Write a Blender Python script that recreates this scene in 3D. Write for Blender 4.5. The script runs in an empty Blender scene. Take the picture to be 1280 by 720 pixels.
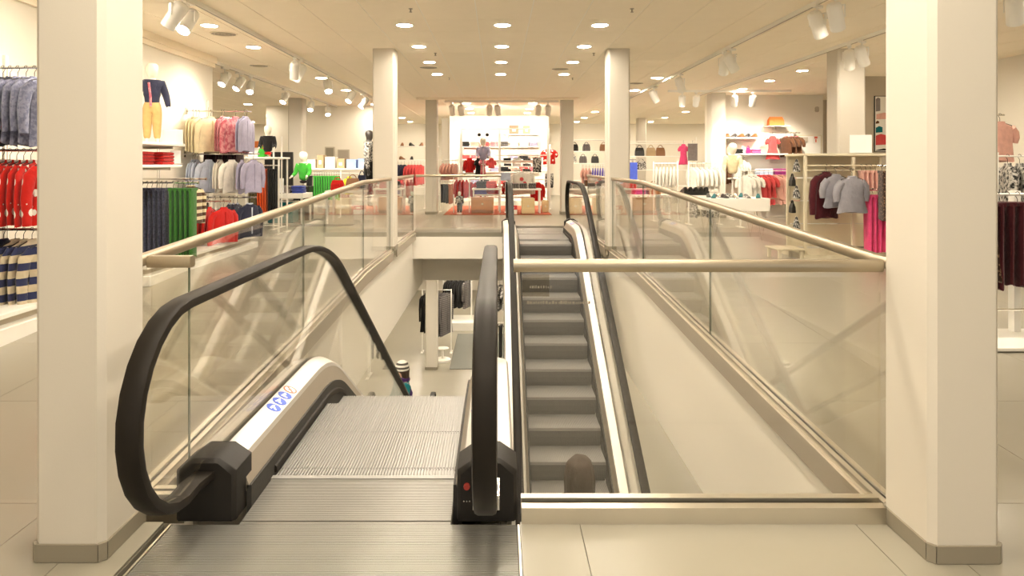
import bpy, bmesh, math, random
from mathutils import Vector, Matrix

# ------------------------------------------------------------------ camera, world, exposure
F, CX, CY, H = 840.0, 622.0, 206.0, 1.37      # focal length and vanishing point in pixels, eye height in metres
scn = bpy.context.scene
COL = scn.collection
cd = bpy.data.cameras.new('camera')
cam = bpy.data.objects.new('camera', cd)
COL.objects.link(cam)
cam.location = (0, 0, H)
cam.rotation_euler = (math.pi / 2, 0, 0)
cd.sensor_width = 36.0
cd.lens = 36.0 * F / 1280.0
cd.shift_x = (640.0 - CX) / 1280.0
cd.shift_y = (CY - 360.0) / 1280.0
cd.clip_start = 0.05
cd.clip_end = 200
scn.camera = cam
wd = bpy.data.worlds.new('world')
scn.world = wd
wd.use_nodes = True
wd.node_tree.nodes['Background'].inputs[0].default_value = (1.0, 0.92, 0.80, 1)
wd.node_tree.nodes['Background'].inputs[1].default_value = 0.46
scn.view_settings.view_transform = 'Standard'
scn.view_settings.look = 'None'
scn.view_settings.gamma = 1.0
scn.view_settings.use_curve_mapping = False
scn.view_settings.exposure = 1.05
scn.cycles.diffuse_bounces = 6
scn.cycles.transparent_max_bounces = 24
LAMP = (1.0, 0.885, 0.72)          # warm shop lamps
DOWN_E, SPOT_E, SPOT_W, LOW_E = 135.0, 40.0, 40.0, 150.0

# ------------------------------------------------------------------ helpers
R = random.Random(7)
def W(px, py, Y):
    return Vector(((px - CX) * Y / F, Y, H - (py - CY) * Y / F))
def PX(px, Y):
    return (px - CX) * Y / F
def PZ(py, Y):
    return H - (py - CY) * Y / F
Z1 = 0.20                         # level of the upper end of the ramp
def fz(Y):                        # the floor ramps gently up along the stairwell
    return Z1 * min(1.0, max(0.0, (Y - 2.75) / 4.55))
ZL = -3.48                        # lower storey floor
ZC = 2.95                         # ceiling

class MB:
    def __init__(s):
        s.v = []; s.f = []
    def add(s, vs, fs):
        o = len(s.v)
        s.v += [tuple(p) for p in vs]
        s.f += [tuple(i + o for i in f) for f in fs]
        return s
    def hexa(s, p):               # 8 corners: bottom 4 ccw, top 4 ccw
        return s.add(p, [(0, 3, 2, 1), (4, 5, 6, 7), (0, 1, 5, 4), (1, 2, 6, 5), (2, 3, 7, 6), (3, 0, 4, 7)])
    def box(s, x0, x1, y0, y1, z0, z1):
        return s.hexa([(x0, y0, z0), (x1, y0, z0), (x1, y1, z0), (x0, y1, z0), (x0, y0, z1), (x1, y0, z1), (x1, y1, z1), (x0, y1, z1)])
    def bbox(s, x0, x1, y0, y1, z0, z1, b=0.01):      # box with bevelled top and vertical edges
        def ring(x0, x1, y0, y1, z, c):
            return [(x0 + c, y0, z), (x1 - c, y0, z), (x1, y0 + c, z), (x1, y1 - c, z), (x1 - c, y1, z), (x0 + c, y1, z), (x0, y1 - c, z), (x0, y0 + c, z)]
        return s.loft([ring(x0 + b, x1 - b, y0 + b, y1 - b, z0, b), ring(x0, x1, y0, y1, z0 + b, b), ring(x0, x1, y0, y1, z1 - b, b), ring(x0 + b, x1 - b, y0 + b, y1 - b, z1, b)])
    def loft(s, rings, cap=True, closed=True):
        n = len(rings[0]); vs = [p for r in rings for p in r]; fs = []
        m = n if closed else n - 1
        for i in range(len(rings) - 1):
            for j in range(m):
                k = (j + 1) % n
                fs.append((i * n + j, i * n + k, (i + 1) * n + k, (i + 1) * n + j))
        if cap and closed:
            fs.append(tuple(range(n - 1, -1, -1)))
            fs.append(tuple((len(rings) - 1) * n + j for j in range(n)))
        return s.add(vs, fs)
    def tube(s, pts, r, n=8, cap=True):
        pts = [Vector(p) for p in pts]; rings = []
        rr = r if isinstance(r, (list, tuple)) else [r] * len(pts)
        up = None
        for i, p in enumerate(pts):
            t = (pts[min(i + 1, len(pts) - 1)] - pts[max(i - 1, 0)]).normalized()
            if up is None:
                up = Vector((0, 0, 1)) if abs(t.z) < 0.9 else Vector((0, 1, 0))
            a = t.cross(up).normalized(); up = a.cross(t).normalized()
            rings.append([p + (a * math.cos(2 * math.pi * j / n) + up * math.sin(2 * math.pi * j / n)) * rr[i] for j in range(n)])
        return s.loft(rings, cap)
    def lathe(s, prof, n=16, o=(0, 0, 0), ax='z', cap=True):
        rings = []
        for r, h in prof:
            ring = []
            for j in range(n):
                a = 2 * math.pi * j / n; c, d = r * math.cos(a), r * math.sin(a)
                ring.append({'z': (o[0] + c, o[1] + d, o[2] + h), 'y': (o[0] + c, o[1] + h, o[2] + d), 'x': (o[0] + h, o[1] + c, o[2] + d)}[ax])
            rings.append(ring)
        return s.loft(rings, cap)
    def prism(s, poly, axis, a, b):   # polygon in the other two axes, extruded from a to b
        def P(u, v, w):
            return {'x': (w, u, v), 'y': (u, w, v), 'z': (u, v, w)}[axis]
        return s.loft([[P(u, v, a) for u, v in poly], [P(u, v, b) for u, v in poly]])
    def xf(s, m):
        s.v = [tuple(m @ Vector(p)) for p in s.v]
        return s
    def mesh(s, name, mat, smooth=False):
        me = bpy.data.meshes.new(name)
        me.from_pydata(s.v, [], s.f)
        bm = bmesh.new(); bm.from_mesh(me)
        bmesh.ops.recalc_face_normals(bm, faces=bm.faces)
        bm.to_mesh(me); bm.free()
        if mat is not None:
            me.materials.append(mat)
        if smooth:
            me.polygons.foreach_set('use_smooth', [True] * len(me.polygons))
            try:
                me.set_sharp_from_angle(angle=math.radians(40))
            except Exception:
                pass
        return me
    def build(s, name, mat, parent=None, smooth=False, loc=None):
        o = bpy.data.objects.new(name, s.mesh(name, mat, smooth))
        COL.objects.link(o)
        if loc is not None:
            o.location = loc
        if parent is not None:
            o.parent = parent
        return o
def link(name, me, parent=None, loc=None, rz=0.0):
    o = bpy.data.objects.new(name, me); COL.objects.link(o)
    if loc is not None: o.location = loc
    if rz: o.rotation_euler = (0, 0, rz)
    if parent is not None: o.parent = parent
    return o
def tag(o, label=None, cat=None, group=None, kind=None):
    if label: o['label'] = label
    if cat: o['category'] = cat
    if group: o['group'] = group
    if kind: o['kind'] = kind
    return o
def thing(name, label, cat, loc=(0, 0, 0), rz=0.0, group=None):
    o = bpy.data.objects.new(name, None); COL.objects.link(o)
    o.empty_display_size = 0.1
    o.location = loc; o.rotation_euler = (0, 0, rz)
    return tag(o, label, cat, group)
def copy_tree(o, parent=None):
    c = o.copy(); COL.objects.link(c); c.parent = parent
    for ch in list(o.children):
        copy_tree(ch, c)
    return c
def struct(o):
    o['kind'] = 'structure'; return o
def inst(root, loc, rz=0.0, label=None, group=None):
    c = copy_tree(root); c.location = loc; c.rotation_euler = (0, 0, rz)
    if label: c['label'] = label
    if group: c['group'] = group
    return c
def arc(cx, cy, r, a0, a1, n):
    return [(cx + r * math.cos(math.radians(a0 + (a1 - a0) * i / n)), cy + r * math.sin(math.radians(a0 + (a1 - a0) * i / n))) for i in range(n + 1)]

# ------------------------------------------------------------------ materials
MATS = {}
def mat(name, col, rough=0.6, metal=0.0, noise=0.0, scale=8.0, bump=0.0, bscale=60.0, spec=0.5, emit=0.0, stretch=None, aniso=0.0):
    if name in MATS: return MATS[name]
    m = bpy.data.materials.new(name); m.use_nodes = True
    nt = m.node_tree; b = nt.nodes['Principled BSDF']
    b.inputs['Base Color'].default_value = (*col, 1)
    b.inputs['Roughness'].default_value = rough
    b.inputs['Metallic'].default_value = metal
    b.inputs['Specular IOR Level'].default_value = spec
    if aniso: b.inputs['Anisotropic'].default_value = aniso
    tc = nt.nodes.new('ShaderNodeTexCoord')
    mp = nt.nodes.new('ShaderNodeMapping')
    nt.links.new(tc.outputs['Object'], mp.inputs[0])
    if stretch: mp.inputs['Scale'].default_value = stretch
    if noise:
        n = nt.nodes.new('ShaderNodeTexNoise'); n.inputs['Scale'].default_value = scale; n.inputs['Detail'].default_value = 5
        nt.links.new(mp.outputs[0], n.inputs['Vector'])
        mx = nt.nodes.new('ShaderNodeMix'); mx.data_type = 'RGBA'
        mx.inputs[6].default_value = (*[c * (1 - noise) for c in col], 1)
        mx.inputs[7].default_value = (*[min(1, c * (1 + noise)) for c in col], 1)
        nt.links.new(n.outputs[0], mx.inputs[0]); nt.links.new(mx.outputs[2], b.inputs['Base Color'])
    if bump:
        n2 = nt.nodes.new('ShaderNodeTexNoise'); n2.inputs['Scale'].default_value = bscale; n2.inputs['Detail'].default_value = 4
        nt.links.new(mp.outputs[0], n2.inputs['Vector'])
        bp = nt.nodes.new('ShaderNodeBump'); bp.inputs['Strength'].default_value = bump; bp.inputs['Distance'].default_value = 0.01
        nt.links.new(n2.outputs[0], bp.inputs['Height']); nt.links.new(bp.outputs[0], b.inputs['Normal'])
    if emit:
        b.inputs['Emission Color'].default_value = (*col, 1); b.inputs['Emission Strength'].default_value = emit
    MATS[name] = m
    return m
def fabric(name, c1, c2=None, pat=None, size=0.05, rough=0.9):
    """cloth: plain, or stripes / check / spots / melange between two colours"""
    if name in MATS: return MATS[name]
    c1 = [c ** 1.25 for c in c1]; c2 = [c ** 1.2 for c in c2] if c2 else None
    m = bpy.data.materials.new(name); m.use_nodes = True
    nt = m.node_tree; b = nt.nodes['Principled BSDF']
    b.inputs['Roughness'].default_value = rough; b.inputs['Specular IOR Level'].default_value = 0.25
    b.inputs['Sheen Weight'].default_value = 0.15
    tc = nt.nodes.new('ShaderNodeTexCoord'); obj = tc.outputs['Object']
    n = nt.nodes.new('ShaderNodeTexNoise'); n.inputs['Scale'].default_value = 14; n.inputs['Detail'].default_value = 6
    nt.links.new(obj, n.inputs['Vector'])
    def mix(fac, a, bb):
        mx = nt.nodes.new('ShaderNodeMix'); mx.data_type = 'RGBA'
        for sock, val in ((mx.inputs[0], fac), (mx.inputs[6], a), (mx.inputs[7], bb)):
            if isinstance(val, (tuple, list)): sock.default_value = (*val, 1) if len(val) == 3 else val
            else: nt.links.new(val, sock)
        return mx.outputs[2]
    base = mix(n.outputs[0], [c * 0.75 for c in c1], [min(1, c * 1.25) for c in c1])
    if pat in ('stripes', 'vstripes', 'check'):
        def band(axis):
            sp = nt.nodes.new('ShaderNodeSeparateXYZ'); nt.links.new(obj, sp.inputs[0])
            a = nt.nodes.new('ShaderNodeMath'); a.operation = 'MULTIPLY'; a.inputs[1].default_value = 1.0 / size
            nt.links.new(sp.outputs[axis], a.inputs[0])
            fr = nt.nodes.new('ShaderNodeMath'); fr.operation = 'FRACT'; nt.links.new(a.outputs[0], fr.inputs[0])
            g = nt.nodes.new('ShaderNodeMath'); g.operation = 'GREATER_THAN'; g.inputs[1].default_value = 0.5
            nt.links.new(fr.outputs[0], g.inputs[0]); return g.outputs[0]
        if pat in ('stripes', 'check'): base = mix(band(2), base, c2)
        if pat in ('vstripes', 'check'): base = mix(band(0), base, c2)
    elif pat in ('spots', 'leopard'):
        v = nt.nodes.new('ShaderNodeTexVoronoi'); v.inputs['Scale'].default_value = 1.0 / size
        nt.links.new(obj, v.inputs['Vector'])
        g = nt.nodes.new('ShaderNodeMath'); g.operation = 'LESS_THAN'; g.inputs[1].default_value = 0.36
        nt.links.new(v.outputs[0], g.inputs[0]); base = mix(g.outputs[0], base, c2)
    elif pat == 'melange':
        n3 = nt.nodes.new('ShaderNodeTexNoise'); n3.inputs['Scale'].default_value = 1.0 / size; n3.inputs['Detail'].default_value = 3
        nt.links.new(obj, n3.inputs['Vector'])
        rp = nt.nodes.new('ShaderNodeValToRGB'); rp.color_ramp.elements[0].position = 0.42; rp.color_ramp.elements[1].position = 0.58
        nt.links.new(n3.outputs[0], rp.inputs[0]); base = mix(rp.outputs[0], base, c2)
    nt.links.new(base, b.inputs['Base Color'])
    w = nt.nodes.new('ShaderNodeTexNoise'); w.inputs['Scale'].default_value = 30; w.inputs['Detail'].default_value = 4
    nt.links.new(obj, w.inputs['Vector'])
    bp = nt.nodes.new('ShaderNodeBump'); bp.inputs['Strength'].default_value = 0.35; bp.inputs['Distance'].default_value = 0.02
    nt.links.new(w.outputs[0], bp.inputs['Height']); nt.links.new(bp.outputs[0], b.inputs['Normal'])
    MATS[name] = m
    return m
def glass(name, tint=(0.975, 0.970, 0.948), R0=0.06):
    m = bpy.data.materials.new(name); m.use_nodes = True
    nt = m.node_tree; nt.nodes.clear()
    out = nt.nodes.new('ShaderNodeOutputMaterial'); mx = nt.nodes.new('ShaderNodeMixShader')
    tr = nt.nodes.new('ShaderNodeBsdfTransparent'); gl = nt.nodes.new('ShaderNodeBsdfGlossy'); fr = nt.nodes.new('ShaderNodeFresnel')
    tr.inputs[0].default_value = (*tint, 1); gl.inputs['Roughness'].default_value = 0.0; gl.inputs['Color'].default_value = (1, 1, 1, 1)
    nt.nodes.remove(fr)
    # Schlick reflectance from the facing angle: the same from either side of the pane
    lw = nt.nodes.new('ShaderNodeLayerWeight'); lw.inputs[0].default_value = 0.5
    pw = nt.nodes.new('ShaderNodeMath'); pw.operation = 'POWER'; pw.inputs[1].default_value = 5.0
    nt.links.new(lw.outputs['Facing'], pw.inputs[0])
    ma = nt.nodes.new('ShaderNodeMath'); ma.operation = 'MULTIPLY_ADD'; ma.inputs[1].default_value = 1 - R0; ma.inputs[2].default_value = R0
    nt.links.new(pw.outputs[0], ma.inputs[0]); nt.links.new(ma.outputs[0], mx.inputs[0])
    nt.links.new(tr.outputs[0], mx.inputs[1]); nt.links.new(gl.outputs[0], mx.inputs[2])
    nt.links.new(mx.outputs[0], out.inputs[0])
    MATS[name] = m
    return m
def emitter(name, col, s):
    m = bpy.data.materials.new(name); m.use_nodes = True
    nt = m.node_tree; nt.nodes.clear()
    out = nt.nodes.new('ShaderNodeOutputMaterial'); e = nt.nodes.new('ShaderNodeEmission')
    e.inputs[0].default_value = (*col, 1); e.inputs[1].default_value = s
    nt.links.new(e.outputs[0], out.inputs[0]); MATS[name] = m
    return m
M_wall = mat('warm white paint', (0.76, 0.715, 0.62), 0.7, noise=0.015, scale=3, bump=0.03, bscale=200)
M_col = mat('column paint', (0.60, 0.558, 0.48), 0.55, noise=0.02, scale=2, bump=0.03, bscale=160)
M_well = mat('bright white well paint', (0.84, 0.80, 0.72), 0.6, noise=0.01, scale=3)
M_taupe = mat('taupe paint', (0.50, 0.44, 0.35), 0.7, noise=0.02, scale=3)
M_ceil = mat('ceiling panel', (0.97, 0.88, 0.72), 0.8, noise=0.02, scale=5, bump=0.05, bscale=300)
M_ceilgap = mat('ceiling joint', (0.98, 0.95, 0.88), 0.8)
M_tile = mat('beige floor tile', (0.295, 0.272, 0.215), 0.28, noise=0.05, scale=1.6, bump=0.01, bscale=30)
M_grout = mat('tile joint', (0.24, 0.218, 0.17), 0.8, noise=0.05)
M_skirt = mat('taupe tile skirting', (0.25, 0.22, 0.165), 0.45, noise=0.05, scale=6)
M_steel = mat('brushed champagne steel', (0.70, 0.66, 0.58), 0.3, 1.0, noise=0.05, scale=4, stretch=(1, 1, 1), bump=0.02, bscale=120)
M_rail = mat('brushed bronze steel', (0.42, 0.36, 0.265), 0.36, 1.0, noise=0.05, scale=4, bump=0.02, bscale=120)
M_fascia = mat('taupe metal fascia', (0.40, 0.35, 0.28), 0.45, 0.3, noise=0.05)
M_deck = mat('satin aluminium', (0.62, 0.60, 0.56), 0.38, 0.6, noise=0.03, scale=5)
M_inner = mat('taupe inner cladding', (0.42, 0.37, 0.30), 0.4, 0.6, noise=0.04)
M_rubber = mat('black rubber', (0.016, 0.013, 0.010), 0.45, 0.0, noise=0.15, scale=10, spec=0.13)
M_brush = mat('black brush', (0.03, 0.027, 0.022), 0.7, noise=0.4, scale=90)
M_box = mat('black moulded plastic', (0.014, 0.012, 0.010), 0.5, noise=0.1, bump=0.03, spec=0.25)
M_step = mat('die cast step', (0.33, 0.32, 0.305), 0.40, 0.35, noise=0.06, scale=14)
M_riser = mat('dark riser', (0.17, 0.16, 0.145), 0.5, 0.2, noise=0.06, scale=14)
M_plate = mat('ribbed aluminium plate', (0.31, 0.30, 0.275), 0.36, 0.6, noise=0.08, scale=6)
M_plategap = mat('plate groove', (0.12, 0.105, 0.085), 0.5, 0.6)
M_white = mat('white lacquer', (0.84, 0.82, 0.76), 0.35, noise=0.01)
M_chrome = mat('chrome', (0.72, 0.70, 0.66), 0.18, 1.0)
M_dark = mat('black metal', (0.03, 0.028, 0.025), 0.4, 0.5)
M_blue = mat('sticker blue', (0.012, 0.07, 0.50), 0.4)
M_swhite = mat('sticker white', (0.85, 0.85, 0.85), 0.4)
M_red = mat('sticker red', (0.60, 0.10, 0.05), 0.4)
M_button = mat('stop button red', (0.30, 0.03, 0.02), 0.4)
M_glass = glass('clear glass')
E_down = emitter('downlight glow', LAMP, DOWN_E)
E_spot = emitter('spot glow', LAMP, SPOT_E)
E_low = emitter('lower downlight glow', LAMP, LOW_E)

# ------------------------------------------------------------------ the setting: floors, walls, ceiling
XL, XR = -1.46, 1.56              # glass lines on both sides of the stairwell
YN, YF, YF2 = 2.58, 11.67, 13.2   # near and far edge of the well, far edge below
XA, XB, YA, YB = -11.0, 9.0, -3.0, 26.0
m = MB()
def slab(x0, x1, y0, y1, t=0.28):
    ys = sorted(set([y0, y1] + [y for y in (2.75, 7.3) if y0 < y < y1]))
    for a, b in zip(ys, ys[1:]):
        m.hexa([(x0, a, fz(a) - t), (x1, a, fz(a) - t), (x1, b, fz(b) - t), (x0, b, fz(b) - t),
                (x0, a, fz(a) - .012), (x1, a, fz(a) - .012), (x1, b, fz(b) - .012), (x0, b, fz(b) - .012)])
slab(XA, XL - .05, YA, YB); slab(XR + .05, XB, YA, YB)
slab(XL - .05, -1.28, YA, YN); slab(0.085, XR + .05, YA, YN); slab(-1.28, 0.085, YA, 1.45)
slab(XL - .05, 0.085, YF, YB); slab(0.085, XR + .05, 12.45, YB)
floor = struct(m.build('floor', M_grout))
def ftile(x0, x1, y0, y1, parent, name='floor_tile', mt=None, g=.0015, t=.012):
    mm = MB()
    ys = sorted(set([y0 + g, y1 - g] + [y for y in (2.75, 7.3) if y0 + .02 < y < y1 - .02]))
    for a, b in zip(ys, ys[1:]):
        mm.hexa([(x0 + g, a, fz(a) - t), (x1 - g, a, fz(a) - t), (x1 - g, b, fz(b) - t), (x0 + g, b, fz(b) - t),
                 (x0 + g, a, fz(a)), (x1 - g, a, fz(a)), (x1 - g, b, fz(b)), (x0 + g, b, fz(b))])
    return mm.build(name, mt or M_tile, parent)
TS = 1.05
def clipped(x0, x1, y0, y1):      # cut a tile by the well and the escalator landing plates
    out = [(x0, x1, y0, y1)]
    for hx0, hx1, hy0, hy1 in ((XL - .05, XR + .05, YN, YF), (-1.28, .085, 1.45, YN), (.085, XR + .05, YF - .01, 12.45)):
        nxt = []
        for a, b, c, d in out:
            if b <= hx0 or a >= hx1 or d <= hy0 or c >= hy1:
                nxt.append((a, b, c, d)); continue
            if a < hx0: nxt.append((a, hx0, c, d))
            if b > hx1: nxt.append((hx1, b, c, d))
            ia, ib = max(a, hx0), min(b, hx1)
            if c < hy0: nxt.append((ia, ib, c, hy0))
            if d > hy1: nxt.append((ia, ib, hy1, d))
        out = nxt
    return [t for t in out if t[1] - t[0] > .02 and t[3] - t[2] > .02]
x_off, y_off = 0.313 - 12 * TS, 2.72 - 3 * TS
i = 0
while x_off + i * TS < XB:
    j = 0
    while y_off + j * TS < 13.2:
        x0, y0 = x_off + i * TS, y_off + j * TS
        j += 1
        if x0 + TS < -6.4 or x0 > 7.4: continue
        # only tiles the picture looks at
        if y0 + TS < 1.9 or min(abs(x0), abs(x0 + TS)) > 0.83 * (y0 + TS) + .3: continue
        for a, b, c, d in clipped(x0, x0 + TS, y0, y0 + TS):
            ftile(max(a, XA), min(b, XB), c, d, floor)
    i += 1
mm = MB()                          # the rest of the floor, too far or unseen to tell its tiles apart
def plain(x0, x1, y0, y1):
    for a, b, c, d in clipped(x0, x1, y0, y1):
        ys = sorted(set([c, d] + [y for y in (2.75, 7.3) if c < y < d]))
        for p, q in zip(ys, ys[1:]):
            mm.add([(a, p, fz(p) - .003), (b, p, fz(p) - .003), (b, q, fz(q) - .003), (a, q, fz(q) - .003)], [(0, 1, 2, 3)])
j_top = y_off
while j_top < 13.2: j_top += TS
plain(XA, XB, j_top, YB); plain(XA, XB, YA, 1.0); plain(XA, -6.0, 1.0, j_top); plain(7.36, XB, 1.0, j_top); plain(-6.0, 7.36, 1.0, 1.62)
mm.build('floor_field', M_tile, floor)

# lower storey floor
lf = struct(MB().box(-9, 8, -2, YB, ZL - .2, ZL).build('floor_lower', M_tile))
# stairwell walls
def wellwall(name, pts):
    return struct(pts.build(name, M_well))
w = MB()
for a, b in ((YN - .2, 2.75), (2.75, 7.3), (7.3, YF)):
    w.hexa([(XL - .3, a, -.95), (XL - .02, a, -.95), (XL - .02, b, -.95), (XL - .3, b, -.95), (XL - .3, a, fz(a) - .09), (XL - .02, a, fz(a) - .09), (XL - .02, b, fz(b) - .09), (XL - .3, b, fz(b) - .09)])
w.box(XL - .3, XL - .02, YF, YF2, -.95, -.26)
wellwall('wall_well_left', w)
w = MB()
for a, b in ((YN - .2, 2.75), (2.75, 7.3), (7.3, YF)):
    w.hexa([(XR + .02, a, -1.15), (XR + .3, a, -1.15), (XR + .3, b, -1.15), (XR + .02, b, -1.15), (XR + .02, a, fz(a) - .09), (XR + .3, a, fz(a) - .09), (XR + .3, b, fz(b) - .09), (XR + .02, b, fz(b) - .09)])
w.box(XR + .02, XR + .3, YF, YF2, -1.15, -.26)
wellwall('wall_well_right', w)
struct(MB().box(XL - .02, .085, YF - .012, YF + .16, -.26, .12).build('wall_well_far', M_well))
struct(MB().box(XL - .02, XR + .02, YF2, YF2 + .2, -.90, -.26).build('wall_well_far_lower', M_well))
struct(MB().box(.085, XR + .02, YN - .2, YN - .002, -.9, -.02).build('wall_well_near', M_wall))
# lower ceiling round the well
lc = MB().box(-9, XL - .3, -2, YB, -.9, -.72).box(XR + .3, 8, -2, YB, -1.0, -.72).box(XL - .3, XR + .3, YF2 + .2, YB, -.9, -.72).box(XL - .3, XR + .3, -2, YN - .2, -.9, -.72)
struct(lc.build('ceiling_lower', M_ceil))
for nm, b in (('wall_lower_left', (-9.2, -9, -2, YB)), ('wall_lower_right', (8, 8.2, -2, YB)), ('wall_lower_back', (-9, 8, YB, YB + .2)), ('wall_lower_front', (-9, 8, -2.2, -2))):
    struct(MB().box(*b, ZL, -.72).build(nm, M_wall))

# ceiling with its panels
ceil = struct(MB().box(XA, XB, YA, YB, ZC + .005, ZC + .15).build('ceiling', M_ceilgap))
PW, PD = 0.57, 0.72
pm = MB().box(.005, PW - .005, .003, PD - .003, 0, .006).mesh('ceiling_panel', M_ceil)
px0 = -.22 - 18 * PW
def single(x, y): return abs(x + PW / 2) < 3.9 and 4.0 < y < 15.6 and min(abs(x), abs(x + PW)) <= .55 * y
for i in range(0, 34):
    for j in range(0, 21):
        x, y = px0 + i * PW, 1.5 + j * PD
        if not single(x, y): continue
        link('ceiling_panel', pm, ceil, (x, y, ZC))
mm = MB()
for i in range(0, 34):
    for j in range(-6, 35):
        x, y = px0 + i * PW, 1.5 + j * PD
        if x < XA or x + PW > XB or y + PD > YB or y < YA: continue
        if 0 <= j < 21 and single(x, y): continue
        mm.box(x + .005, x + PW - .005, y + .003, y + PD - .003, ZC, ZC + .006)
tag(mm.build('ceiling_panel_field', M_ceil, ceil), kind='stuff')
# transverse ceiling trim at the far column row
struct(MB().box(-1.9, 1.95, 15.75, 15.87, ZC - .05, ZC).build('trim_1', M_ceil))

def wall(name, *b, mt=None):
    return struct(MB().box(*b).build(name, mt or M_wall))
wall('wall_left', -4.45, -4.2, YA, 9.9, 0, ZC)
struct(MB().box(-4.2, -4.13, YA, 9.9, ZC - .09, ZC).box(-4.2, -4.16, YA, 9.9, ZC - .15, ZC - .09).build('trim_2', M_ceil))
wall('wall_left_far', XA - .2, XA, YA, YB, 0, ZC)
wall('wall_right', 7.5, 7.75, YA, 12.0, 0, ZC)
wall('wall_right_far', XB, XB + .2, 12.0, YB, 0, ZC)
wall('wall_right_partition', 6.5, 7.75, 12.0, 12.2, .19, ZC, mt=M_taupe)
wall('wall_right_shelves', 4.75, 7.36, 15.2, 15.4, .19, ZC)
wall('wall_right_recess', 7.2, 9.0, 16.4, 16.6, .19, ZC, mt=M_taupe)
wall('wall_back', XA, XB, YB, YB + .2, .19, ZC)
wall('wall_centre_back', -1.55, 1.65, 21.6, 21.8, .19, ZC)

# columns
def column(name, x0, x1, y0, y1, zb, zt, base=True, ch=.022):
    def ring(e, z):
        c = ch
        return [(x0 - e + c, y0 - e, z), (x1 + e - c, y0 - e, z), (x1 + e, y0 - e + c, z), (x1 + e, y1 + e - c, z), (x1 + e - c, y1 + e, z), (x0 - e + c, y1 + e, z), (x0 - e, y1 + e - c, z), (x0 - e, y0 - e + c, z)]
    o = struct(MB().loft([ring(0, zb), ring(0, zt)]).build(name, M_col))
    if base:
        z0 = min(zb, fz(y0), fz(y1)) if zb > -1 else zb
        r0, r1 = ring(.009, zb + .002), ring(.009, zb + .062)
        for k in range(8):         # each skirting tile is a piece of its own
            k2 = (k + 1) % 8
            a, b = Vector(r0[k]), Vector(r0[k2]); c, d = Vector(r1[k]), Vector(r1[k2])
            ia, ib = Vector(ring(0, zb + .002)[k]), Vector(ring(0, zb + .002)[k2])
            g = (b - a).normalized() * .0012
            up = Vector((0, 0, .06))
            MB().hexa([a + g, b - g, ib - g, ia + g, a + g + up, b - g + up, ib - g + up, ia + g + up]).build('skirting_tile', M_skirt, o)
    return o
column('column_1', -1.605, -1.362, 2.32, 2.60, 0, ZC)
column('column_2', 1.49, 1.735, 2.31, 2.60, 0, ZC)
for k, (x0, x1, y0, y1) in enumerate(((-1.70, -1.40, 9.12, 9.42), (1.50, 1.80, 9.12, 9.42), (-1.71, -1.43, 15.9, 16.2), (1.50, 1.80, 15.9, 16.2),
        (-4.96, -4.62, 15.9, 16.24), (4.69, 5.02, 14.75, 15.08), (-5.1, -4.76, 22.7, 23.0), (4.73, 5.03, 22.7, 23.0), (4.62, 5.0, 9.12, 9.45), (-1.9, -1.6, 22.7, 23.0))):
    column('column_%d' % (k + 3), x0, x1, y0, y1, Z1, ZC)
for k, (x0, x1, y0, y1) in enumerate(((-1.71, -1.43, 15.9, 16.2), (1.50, 1.80, 15.9, 16.2), (-1.78, -1.5, 2.3, 2.56))):
    column('column_lower_%d' % (k + 1), x0, x1, y0, y1, ZL, -.9)

# ------------------------------------------------------------------ glass railings round the well
def runbox(mb, x0, x1, y0, y1, za, zb, cuts=(2.75, 7.3)):
    ys = sorted(set([y0, y1] + [y for y in cuts if y0 < y < y1]))
    for a, b in zip(ys, ys[1:]):
        mb.hexa([(x0, a, fz(a) + za), (x1, a, fz(a) + za), (x1, b, fz(b) + za), (x0, b, fz(b) + za), (x0, a, fz(a) + zb), (x1, a, fz(a) + zb), (x1, b, fz(b) + zb), (x0, b, fz(b) + zb)])
    return mb
RH = 1.0
M_edge = mat('glass edge', (0.10, 0.12, 0.08), 0.2)
def rail_profile_run(pts):         # rounded rectangular handrail along points
    mb = MB(); rings = []
    prof = [(-.024, -.016), (-.018, -.024), (.018, -.024), (.024, -.016), (.024, .012), (.016, .022), (-.016, .022), (-.024, .012)]
    pts = [Vector(p) for p in pts]
    for i, p in enumerate(pts):
        if 0 < i < len(pts) - 1:
            t0 = (pts[i] - pts[i - 1]).normalized(); t1 = (pts[i + 1] - pts[i]).normalized(); t = (t0 + t1).normalized(); k = 1 / max(.3, t.dot(t0))
        else:
            t = (pts[min(i + 1, len(pts) - 1)] - pts[max(i - 1, 0)]).normalized(); k = 1
        s_ = t.cross(Vector((0, 0, 1))).normalized(); u = s_.cross(t)
        rings.append([p + s_ * a * k + u * b for a, b in prof])
    return mb.loft(rings)
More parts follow.
